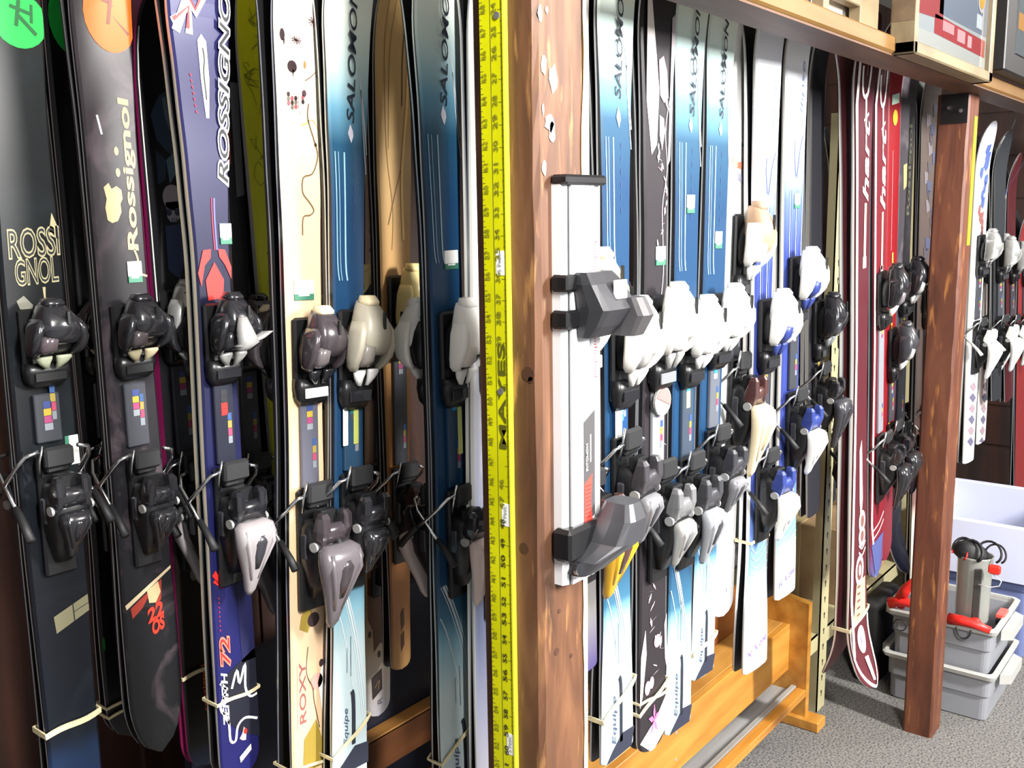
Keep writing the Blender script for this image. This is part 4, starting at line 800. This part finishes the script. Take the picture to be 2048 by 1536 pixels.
# hart twin tips
def hart(s, pale):
    Wt, CC = P8((240, 236, 230)), P8((214, 190, 160))
    for (y, l) in ((s.h0, 1),):
        s.up('hart', -.15, .55, y, y - 165, Wt, 3, off=.02, shear=.3)
        s.stroke([(.15, y - 165), (.15, y - 215)], .008, Wt, 2, sub=1); s.stroke([(-.05, y - 160), (.45, y - 175)], .006, Wt, 2, sub=1)
    s.stroke([(-.35, s.h0 - 270), (-.2, s.h0 - 215), (.25, s.h0 - 212), (.5, s.h0 - 255), (.35, s.h0 - 300)], .009, Wt, 3); s.stroke([(.1, s.h0 - 300), (.12, s.h0 - 250)], .003, P8((160, 120, 110)), 3)
    s.stroke([(.25, s.h0 + 5), (.2, s.h0 + 120)], .012, CC, 2, sub=1); s.stroke([(.2, s.h0 + 112), (.2, s.h0 + 135)], .018, Wt, 2, sub=1)
    s.stroke([(-.88, 100), (-.88, 700), (-.88, 1300)], .014, Wt, 2)
MAR = (84, 34, 40)
s = Ski([(130, 1711, 1749), (400, 1720, 1750), (700, 1718, 1743), (1140, 1702, 1733), (1240, 1699, 1735)], 1362, .80, Wt=.105, T=.042, tp=2, tround=.06, tailrise=.05); s.h0 = 402
def art(s):
    hart(s, 1); Wt, CC = P8((240, 236, 230)), P8((206, 176, 140))
    s.poly([(-.2, 900), (.1, 880), (.3, 1000), (.1, 1050), (-.1, 1000)], Wt, 3)
    for y, r in ((1045, 22), (1075, 20)): s.ell(.25, y, .4, r, Wt, 3); s.ell(.28, y, .22, r * .55, P8((120, 80, 76)), 4)
    for y in (1090, 1104): s.stroke([(-.1, y), (.3, y + 10), (.7, y - 2)], .005, Wt, 3)
    s.ell(.0, 1140, .5, 30, Wt, 3); s.ell(.0, 1140, .32, 20, P8((110, 66, 62)), 4); s.ell(.02, 1140, .14, 11, Wt, 5)
    s.poly([(-.35, 1165), (.7, 1160), (.7, 1240), (-.6, 1240)], CC, 3)
    for i in range(5): s.stroke([(-.25, 1172 + i * 14), (.1, 1172 + i * 14)], .006, P8((110, 74, 60)), 4, sub=1)
    s.stroke([(-.9, 1240), (-.92, 1300), (-.55, 1350), (0, 1360), (.6, 1350), (.92, 1300), (.9, 1240)], .008, Wt, 4)
    s.ell(.1, 1278, .4, 26, P8((190, 170, 170)), 4); s.ell(.1, 1276, .26, 18, Wt, 5); s.ell(.1, 1278, .12, 8, P8((110, 110, 170)), 6); s.poly([(.0, 1310), (.35, 1312), (.3, 1352), (.0, 1350)], Wt, 5)
pair(s, (gradz([(0, MAR), (1.5, (74, 24, 34))], s.L, .3, .4), SIDEW, M((90, 40, 46), .4, name='maroon_base')), None, None, None, 'maroon twin tip with white hart lettering, white edge and low upturned tail', RB_, art)
band(s, 1246, 18, 'knotted pale rubber band near the tail of the maroon twin tip', .005)
s = Ski([(160, 1750, 1779), (400, 1752, 1778), (700, 1750, 1772), (1000, 1742, 1768)], 1152, .80, Wt=.105, T=.028, tp=2, tround=.05); s.h0 = 420
def art(s):
    hart(s, 0); s.poly([(-.9, 1080), (.9, 1075), (.9, 1170), (-.9, 1170)], P8((70, 80, 130)), 3)
    for y in (1046, 1062): s.stroke([(-.8, y + 8), (.2, y + 2), (.9, y - 12)], .005, P8((226, 190, 180)), 3)
pair(s, (gradz([(0, (70, 80, 130)), (.12, (110, 20, 34)), (.5, (120, 24, 34)), (1.5, (82, 26, 38))], s.L, .3, .4), SIDEK, BASE), 590, 930, KD(GB, M((110, 104, 108), .2, coat=.4), WHT, GB, GB, GB, rail=M((130, 132, 140), .3)), 'second maroon ski with white hart lettering and a black binding', RB_, art)
s = Ski([(180, 1779, 1803), (500, 1778, 1799), (1000, 1764, 1786)], 1120, .82, Wt=.10, T=.024, tp=2, tround=.05)
def art(s):
    s.poly([(-.6, 190), (.6, 186), (.6, 206), (-.6, 210)], P8((170, 200, 180)), 2); s.ell(0, 235, .4, 16, P8((170, 150, 30)), 2); s.stroke([(-.3, 300), (-.3, 500)], .003, P8((236, 130, 130)), 2)
    s.stroke([(.0, 505), (.1, 720), (-.1, 860)], .01, P8((206, 206, 70)), 2)
pair(s, (gradz([(0, (110, 18, 26)), (1.4, (128, 20, 28))], s.L, .25, .6), SIDEK, BASE), 700, 905, KD(DGR, SIL, WHT, GB, GB, GB, arms=False), 'bright red ski with a yellow mark between maroon and black skis', RB_, art)
s = Ski([(190, 1802, 1834), (400, 1801, 1828), (900, 1782, 1808), (1040, 1778, 1803)], 1140, .84, Wt=.105, T=.02, tp=2, tround=.07, tailrise=.045)
def art(s):
    s.up('Rossignol', .1, .65, 430, 250, P8((150, 150, 120)), 2, off=.02); s.poly([(-.5, 330), (0, 326), (.05, 372), (-.4, 380)], P8((150, 140, 100)), 2)
pair(s, (gradz([(0, (24, 26, 50)), (.3, (30, 32, 46)), (.8, (60, 56, 62)), (1.4, (62, 58, 62))], s.L, .3, .5, ((100, 94, 100), 9, .5, .8)), SIDEK, BASE), 570, 905, KD(GB, SIL, WHT, M((60, 62, 74), .3), GB, GB, tipm=SIL), 'dark smoky ski with upturned tail just left of the second post', RB_, art)
s = Ski([(200, 1846, 1880), (600, 1838, 1872), (1000, 1826, 1862)], 1180, .88, Wt=.10, T=.024, tp=2.2, tround=.03)
def art(s):
    rnd = random.Random(2)
    for i in range(16): y = 220 + i * 19; f = rnd.uniform(-.7, .2); s.poly([(f, y - 12), (f + rnd.uniform(.3, .6), y - 8), (f + rnd.uniform(.3, .7), y + 10), (f + .1, y + 16)], P8(((64, 58, 66), (104, 96, 100), (60, 64, 90))[i % 3]), 2)
    s.poly([(-.6, 1080), (.3, 1060), (.3, 1095), (-.6, 1110)], P8((226, 150, 150)), 2); s.poly([(-.3, 1120), (.5, 1108), (.5, 1136), (-.3, 1144)], P8((120, 120, 126)), 2)
V = s.V
pair(s, (gradz([(0, (226, 220, 206)), (V(1040), (222, 212, 196)), (V(1000), (120, 90, 84)), (.6, (60, 50, 46)), (1.5, (84, 72, 66))], s.L, .35, .3), SIDEK, BASE), 600, 860, KD(DGR, SIL, WHT, SIL, GB, GB), 'brownish ski with a pale tail half hidden by the second post', RB_, art)

# ---- third bay beyond the second post
B3 = 'bay beyond the second post'
for k, (rows, tail, cT, txt) in enumerate((
    ([(225, 1960, 1986), (600, 1948, 1970), (880, 1930, 1950)], 925, (238, 240, 248), 'white and blue ski just right of the second post'),
    ([(400, 1984, 2000), (600, 1975, 1990), (860, 1956, 1972)], 886, (226, 206, 200), 'pinkish white shorter ski, second right of the second post'),
    ([(240, 1990, 2016), (600, 1992, 2010), (760, 1986, 2004)], 800, (40, 42, 46), 'dark ski with a white round spot beyond the second post'),
    ([(300, 2018, 2034), (600, 2014, 2030)], 800, (70, 24, 28), 'dark red ski at the right edge of the photo'),
    ([(480, 2040, 2060), (900, 2032, 2052)], 1000, (120, 40, 40), 'red-edged ski cut off by the right border of the photo'))):
    s = Ski(rows, tail, .84 + .03 * (k % 2), Wt=.10, T=.026, tip=(1.78, 1.55, 1.76, 1.7, 1.5)[k])
    def art(s, k=k):
        if k < 2:
            rnd = random.Random(k + 5)
            for i in range(16):
                y = 300 + 15 * i; f = rnd.uniform(-.5, .3); g = rnd.uniform(.25, .7)
                s.poly([(f, y - 9), (f + g, y - 12), (f + g * .8, y + 6), (f + g * .3, y + 14), (f - .15, y + 4)], P8((70, 90, 150) if i < 8 else (130, 80, 76)), 2)
            for i in range(6): y = 770 + 22 * i; s.poly([(-.6, y), (.1, y - 6), (.7, y + 6), (.2, y + 14)], P8(((150, 130, 140), (100, 96, 120))[i % 2]), 2)
        if k == 2: s.ell(0, 250, .5, 12, P8((236, 236, 236)), 2)
    pair(s, (gradz([(0, cT), (1.3, cT)], s.L, .3, .4), (SIDEW if k < 2 else SIDEK), BASE), 505 + 6 * k, 690 - 5 * k, KD(SIL, WHT, CHR, WHT, WHT, GB, tipm=WHT), txt, B3, art)

# ---------------------------------------------------------------- lower racks
HON = noisy([(.3, (150, 96, 34)), (.5, (176, 120, 46)), (.7, (190, 138, 62))], (.12, 1, 1), 26, 5, .4, .08, coat=.2, name='honey_wood')
HOND = noisy([(.3, (120, 66, 26)), (.7, (156, 92, 40))], (.12, 1, 1), 22, 5, .5, .08, name='brown_board')
ALS = noisy([(.3, (140, 138, 134)), (.7, (186, 186, 184))], (.1, 1, 1), 18, 4, .35, .05, metal=.3, name='scuffed_metal')
def local(b, name, e, label=None): o = b.build(name, e, label); o.location = -Vector(e.location); return o
e = empty('ski_rack', (1.9, 1.07, 0), 'honey yellow wooden lower rack standing on the carpet under the right bay', 'rack')
b = MB(); b.box((1.03, 1.055, .165), (2.63, 1.075, .308), HON, .002)
local(b, 'front_board', e)
for x_, z_ in ((1.95, .27), (1.95, .2), (2.35, .27), (1.55, .27)): b = MB(); b.disc((x_, 1.055, z_), .004, (0, -1, 0), .001, SIL, 10); local(b, 'screw', e)
b = MB(); b.box((1.03, 1.075, .292), (2.63, 1.165, .308), noisy([(.3, (150, 104, 44)), (.7, (190, 140, 66))], (.12, 1, 1), 22, 5, .5, name='shelf_wood'), .002); local(b, 'shelf_board', e)
b = MB(); b.box((1.03, 1.165, .16), (2.63, 1.185, .43), HOND, .002); local(b, 'back_board', e)
b = MB(); b.box((1.03, 1.0, .095), (2.63, 1.03, .118), HON, .002); local(b, 'ledge_lip', e)
b = MB(); b.box((1.03, 1.03, .088), (2.63, 1.17, .104), ALS, .001); b.box((1.03, 1.03, .104), (2.63, 1.045, .122), ALS, .001); local(b, 'metal_ledge', e, 'scuffed grey metal ledge')
b = MB(); b.rings([[(2.63, 1.00, .03), (2.655, 1.00, .03), (2.655, 1.17, .03), (2.63, 1.17, .03)], [(2.63, 1.0, .38), (2.655, 1.0, .38), (2.655, 1.17, .41), (2.63, 1.17, .41)]], HON, False); local(b, 'end_panel', e)
b = MB(); b.box((2.615, .955, 0), (2.675, 1.24, .032), HON, .003); local(b, 'foot', e)
b = MB(); b.box((1.03, 1.0, .0), (1.055, 1.17, .36), HON, .002); local(b, 'end_panel', e)
HDK = noisy([(.3, (70, 38, 16)), (.7, (100, 58, 26))], (.12, 1, 1), 22, 5, .5, .08, name='dark_board'); HDT = noisy([(.3, (130, 86, 36)), (.7, (160, 112, 52))], (.12, 1, 1), 22, 5, .5, .08, name='board_edge')
e = empty('ski_rack', (1.0, 1.6, 0), 'dark golden wooden lower rack standing deep behind the left bay skis', 'rack')
b = MB(); b.box((-.4, 1.56, .225), (2.0, 1.58, .312), HDK, .002); local(b, 'front_board', e)
b = MB(); b.box((-.4, 1.645, .06), (2.0, 1.665, .17), HDK, .002); local(b, 'lower_board', e)
b = MB(); b.box((-.4, 1.56, .306), (2.0, 1.60, .314), HDT, .001); local(b, 'top_strip', e)
for x_ in (-.4, 1.98): b = MB(); b.box((x_, 1.56, 0), (x_ + .02, 1.74, .40), HDK, .002); local(b, 'end_panel', e)
b = MB(); b.box((1.0, 1.605, .12), (2.1, 1.63, .62), M((16, 20, 34), .5, name='navy_board')); b.build('storage_board', None, 'dark navy board leaning behind the left bay rack', 'board', loc=(1.5, 1.61, .35))

# slotted steel shelving behind the second post
CR = M((176, 168, 130), .45, name='cream_enamel')
e = empty('shelving_unit', (2.8, 1.05, 0), 'cream slotted steel shelving upright with keyhole slots behind the skis', 'shelf')
b = MB(); b.box((2.735, 1.004, 0), (2.795, 1.008, 1.76), CR); b.box((2.793, 1.006, 0), (2.797, 1.05, 1.76), CR); b.box((2.735, 1.004, 0), (2.738, 1.03, 1.76), CR); local(b, 'upright', e)
for k in range(34):
    z = .05 + k * .05
    b = MB(); b.disc((2.765, 1.004, z + .006), .005, (0, -1, 0), .0006, BLKM, 10); b.box((2.763, 1.0034, z - .008), (2.767, 1.004, z + .004), BLKM); local(b, 'keyhole_slot', e)
b = MB(); b.box((2.66, 1.010, .20), (3.6, 1.014, .25), CR); b.box((2.66, 1.01, .246), (3.6, 1.45, .25), CR); local(b, 'shelf', e)
b = MB(); b.box((3.55, 1.006, 0), (3.6, 1.05, 1.76), CR); local(b, 'upright', e)
KB = noisy([(.3, (130, 104, 72)), (.7, (160, 132, 96))], (1, 1, 1), 12, 4, .8, name='cardboard')
e = empty('cardboard_box', (3.2, 1.18, .25), 'tan cardboard box on the shelf behind the twin tip tails', 'box')
b = MB(); b.box((2.98, 1.04, .25), (3.45, 1.34, .50), KB, .003); local(b, 'carton', e)
b = MB(); b.box((2.978, 1.17, .248), (3.452, 1.21, .503), M((170, 150, 110), .4)); local(b, 'packing_tape', e)

# ---------------------------------------------------------------- tote boxes
GT = M((136, 138, 144), .45, name='grey_tote_plastic'); GTL = M((168, 168, 164), .4, name='tote_rim')
def rrect(x0, x1, y0, y1, z, r=.02, n=4):
    P = []
    for cx, cy, a0 in ((x1 - r, y1 - r, 0), (x0 + r, y1 - r, 90), (x0 + r, y0 + r, 180), (x1 - r, y0 + r, 270)):
        for k in range(n + 1): a = radians(a0 + 90 * k / n); P.append((cx + r * cos(a), cy + r * sin(a), z))
    return P
def tote(x0, x1, y0, y1, z0, h, label, mat, rim, ins=.012, cat='storage tote', grp=None, rimh=.016):
    e = empty('storage_tote', ((x0 + x1) / 2, (y0 + y1) / 2, z0), label, cat, grp)
    q = lambda i, z, r=.02: rrect(x0 + i, x1 - i, y0 + i, y1 - i, z, r)
    b = MB(); b.rings([q(ins + .012, z0), q(ins + .008, z0 + .004), q(ins + .006, z0 + h * .5), q(ins + .001, z0 + h * .52), q(ins, z0 + h - rimh), q(ins + .004, z0 + h - rimh), q(ins + .010, z0 + h * .5), q(ins + .014, z0 + .006)], mat, False, True); local(b, 'tub', e)
    b = MB(); b.rings([q(ins, z0 + h - rimh - .002), q(0, z0 + h - rimh), q(-.003, z0 + h - .004), q(.002, z0 + h), q(ins * .9, z0 + h), q(ins, z0 + h - .006)], rim, False, False); 
    b.rings([q(ins, z0 + h - .006), q(ins, z0 + h - rimh - .002)], rim, False, False); local(b, 'rim', e)
    for ys, s_ in ((y0, -1), (y1, 1)):
        b = MB(); ym = ys; xm = (x0 + x1) / 2; b.loft_ = None
        b.rings([[(xm - .09, ym, zz), (xm + .09, ym, zz), (xm + .07, ym + s_ * .028, zz), (xm - .07, ym + s_ * .028, zz)] for zz in (z0 + h - .05, z0 + h - .02)], rim, False); local(b, 'handle', e)
    return e
tote(2.95, 3.28, .565, .885, 0, .155, 'lower of two stacked grey plastic totes on the carpet behind the second post', GT, GTL, grp='stacked grey totes')
tote(2.955, 3.275, .57, .88, .142, .150, 'upper of two stacked grey plastic totes, filled with red gear', GT, GTL, grp='stacked grey totes')
CLR = M((190, 200, 232), .25, alpha=1, trans=.35, name='milky_plastic'); CLR2 = M((112, 124, 170), .3, trans=.2, name='milky_blue_plastic')
tote(3.46, 4.0, .56, .98, 0, .46, 'large milky translucent storage tote standing behind the grey totes', CLR2, M((196, 200, 222), .35), .02, grp=None, rimh=.19)
# jar with straps on the upper tote
e = empty('clear_canister', (3.03, .655, .283), 'tall clear plastic canister with black straps standing in the upper grey tote', 'canister')
PLC = M((150, 152, 146), .3, trans=.2, name='clear_canister_plastic')
b = MB(); b.lathe((3.03, .655, .283), [(.001, 0), (.044, 0), (.046, .01), (.048, .19), (.05, .2), (.051, .205), (.047, .205), (.045, .19), (.043, .012), (.001, .012)], PLC, 28); local(b, 'canister_wall', e)
b = MB(); b.box((2.979, .625, .30), (2.990, .643, .46), M((60, 60, 58), .5), .001); local(b, 'dark_label_strip', e)
b = MB(); rnd = random.Random(3)
pts = []
e2 = empty('strap_bundle', (3.03, .65, .49), 'tangle of black straps stuffed into the top of the clear canister', 'straps')
b = MB(); b.loft([(.47, 3.03, -.66, .040, .036), (.492, 3.03, -.67, .046, .052), (.505, 3.03, -.675, .040, .046), (.520, 3.02, -.675, .030, .028), (.528, 3.02, -.675, .016, .014)], BLKM, 14, 2.2); local(b, 'strap_wad', e2)
for (a, c, r, m) in (((3.02, .615, .505), .035, .0035, BLKM), ((3.03, .60, .50), .03, .003, BLKM), ((3.02, .685, .505), .03, .0045, BLKM), ((3.0, .66, .505), .034, .005, BLKM), ((3.0, .69, .495), .022, .0025, RED)):
    b = MB(); b.tube([(a[0] + .02 * sin(t * 1.3), a[1] + c * cos(t), a[2] + c * .8 * sin(t)) for t in [k * pi / 9 - .2 for k in range(13)]], r, m, 6); local(b, 'loose_strap', e2)
e3 = empty('red_clip', (2.985, .59, .47), 'bright red plastic clip hanging over the canister edge', 'clip')
b = MB(); b.box((2.966, .574, .458), (2.984, .606, .485), M((224, 44, 30), .35), .005); local(b, 'clip_body', e3)
b = MB(); b.tube([(2.975, .60, .462), (2.975, .57, .44), (2.975, .575, .425), (2.975, .60, .415), (2.975, .63, .418)], .0018, M((200, 200, 200), .3), 6); local(b, 'wire_loop', e3)
# red gear
def redgear(name, label, cat, pts, extra):
    e = empty(name, pts[0], label, cat); b = MB(); b.tube(pts, .018, RED, 8, True, .011); local(b, 'handle', e)
    for k, p in enumerate(extra): b = MB(); b.loft([(p[2] - .014, p[0], -p[1], .010, .010), (p[2], p[0], -p[1], .016, .018), (p[2] + .014, p[0], -p[1], .010, .012)], (BLK, RED, DGR)[k % 3], 10, 3); local(b, 'grip', e)
redgear('red_clamp', 'red plastic clamp poking out of the upper tote left of the second post', 'clamp', [(2.965, .875, .305), (2.965, .84, .32), (2.97, .80, .315), (2.98, .74, .30)], [(2.985, .79, .30), (2.98, .845, .305)])
redgear('red_clamp', 'red plastic clamp standing upright above the first left of the second post', 'clamp', [(2.97, .845, .325), (2.97, .83, .36), (2.98, .80, .395), (2.99, .765, .38)], [(2.98, .79, .345), (2.985, .78, .352)])
redgear('red_clamp', 'red and black clamp on the rim of the upper tote below the canister', 'clamp', [(2.96, .70, .300), (2.955, .66, .305), (2.955, .63, .302), (2.955, .585, .294)], [(2.965, .665, .298), (2.965, .63, .302)])
b = MB(); b.box((3.08, .575, .285), (3.14, .60, .30), M((226, 90, 80), .4), .003); b.box((3.08, .575, .262), (3.14, .60, .285), BLK, .003); b.build('red_black_block', None, 'small red and black block in the right corner of the upper tote', 'block', loc=(3.11, .59, .28))
b = MB(); b.tube([(2.945, .655 + .02 * cos(t), .285 + .03 * sin(t)) for t in [pi + k * pi / 10 for k in range(11)]], .0028, BLKM, 6); b.build('cord_loop', None, 'thin black cord looping over the front of the upper tote', 'cord', loc=(2.945, .65, .27))
b = MB(); b.tube([(2.945, .835 + .018 * cos(t), .25 + .018 * sin(t)) for t in [k * 2 * pi / 14 for k in range(15)]], .002, BLKM, 6); b.build('cord_ring', None, 'dark cord ring on the tote face left of the second post', 'cord', loc=(2.945, .835, .25))
b = MB(); b.rings([rrect(3.02, 3.3, .92, 1.0, .0, .02), rrect(3.02, 3.3, .92, 1.0, .22, .02), rrect(3.06, 3.26, .935, .985, .26, .02)], M((16, 16, 18), .7), True); b.build('black_bag', None, 'black soft bag between the grey totes and the steel shelving', 'bag', loc=(3.15, .96, 0))

# ---------------------------------------------------------------- things on the beam
OAK = noisy([(.3, (104, 90, 66)), (.7, (134, 118, 90))], (.2, 1, .4), 30, 4, .5, .08, name='weathered_frame_wood'); OAKD = noisy([(.3, (84, 66, 48)), (.7, (112, 92, 68))], (.3, 1, 1), 26, 4, .6, name='brown_frame_side')
fx0 = atY(1829, 105, .60).x; fx1 = atY(1984, 165, .60).x; fz = atY(1829, 105, .60).z
e = empty('framed_picture', ((fx0 + fx1) / 2, .62, fz), 'wooden framed picture under glass mounted on the beam above the second post', 'picture')
w = .030
b = MB(); b.box((fx0, .60, fz), (fx1, .648, fz + w * .8), OAK, .003); b.box((fx0, .60, fz), (fx0 + w * .6, .648, fz + .5), OAK, .003); b.box((fx1 - w, .60, fz), (fx1, .648, fz + .5), OAK, .003); b.box((fx0, .60, fz + .5), (fx1, .648, fz + .53), OAK, .003)
local(b, 'frame', e)
PR = lambda c: M(tuple(int(q * .72) for q in c), .12, coat=1, name='glazed_print')
b = MB(); b.box((fx0 + .01, .612, fz + .01), (fx1 - .01, .640, fz + .51), PR((176, 184, 188)))
def q(u0, u1, w0, w1, mat, lay, sk=0):
    X = lambda u: fx0 + .02 + (fx1 - fx0 - .045) * u
    Z = lambda v: fz + .02 + .5 * v
    b.poly3([(X(u0), .612, Z(w0)), (X(u1), .612, Z(w0 + sk)), (X(u1), .612, Z(w1 + sk)), (X(u0), .612, Z(w1))], (0, -1, 0), .0004 * lay, mat)
q(0, 1, .0, .07, PR((190, 194, 190)), 1); q(.25, .97, .075, .15, PR((176, 60, 66)), 2, -.01); q(.0, .35, .12, .25, PR((168, 66, 70)), 2, .02); q(.3, 1, .16, .5, PR((120, 132, 150)), 2); q(.55, .66, .085, .135, PR((220, 170, 176)), 3); q(.70, .76, .08, .13, PR((226, 180, 186)), 3); q(.35, .5, .1, .14, PR((214, 160, 166)), 3)
q(0, .5, .3, .9, PR((214, 218, 216)), 3); q(.82, .9, .18, .24, PR((210, 220, 226)), 4)
X = fx0 + (fx1 - fx0) * .84; b.disc((X, .6108, fz + .175), .030, (0, -1, 0), .0012, PR((200, 200, 206)), 20); b.disc((X, .6096, fz + .175), .021, (0, -1, 0), .001, PR((226, 170, 50)), 20)
local(b, 'glazed_print', e)
b = MB(); b.box((fx0 - .001, .603, fz + .06), (fx0, .645, fz + .52), OAKD); local(b, 'frame_side', e, 'darker brown side')
# second frame to the right
gx = atY(2030, 100, .60).x; gz = atY(2030, 107, .60).z
e = empty('framed_picture', (gx + .3, .62, gz - .04), 'dark framed picture at the top right corner of the photo', 'picture')
b = MB(); b.box((gx - .10, .60, gz - .05), (gx + .5, .64, gz + .4), M((24, 20, 20), .5), .004); local(b, 'frame', e)
b = MB(); b.box((gx, .596, gz), (gx + .46, .60, gz + .36), PR((120, 130, 134))); b.box((gx, .5955, gz + .06), (gx + .46, .5965, gz + .10), PR((220, 160, 90))); local(b, 'glazed_print', e)
# slatted wooden crate on the beam
e = empty('slatted_crate', (1.75, .70, 1.826), 'pale slatted wooden crate front resting on the beam left of the picture', 'crate')
zc = 1.826
for (a, c, d, f_, nm) in ((1.2, 2.00, zc, zc + .010, 'rail'), (1.2, 1.90, zc + .042, zc + .056, 'rail'), (1.90, 2.00, zc, zc + .36, 'stile'), (1.58, 1.60, zc, zc + .045, 'slat'), (1.72, 1.745, zc, zc + .045, 'slat'), (1.40, 1.43, zc, zc + .045, 'slat'), (1.24, 1.26, zc, zc + .045, 'slat'), (1.86, 1.90, zc + .056, zc + .36, 'slat'), (1.2, 1.24, zc + .056, zc + .36, 'slat')):
    b = MB(); b.box((a, .668, d), (c, .69, f_), OAK, .002); local(b, nm, e)
b = MB(); b.box((1.2, .70, zc), (2.0, .71, zc + .36), M((196, 186, 170), .7)); local(b, 'back_panel', e)
b = MB(); b.box((1.26, .690, zc + .075), (1.85, .70, zc + .34), M((235, 235, 235), .5)); local(b, 'white_sign', e)
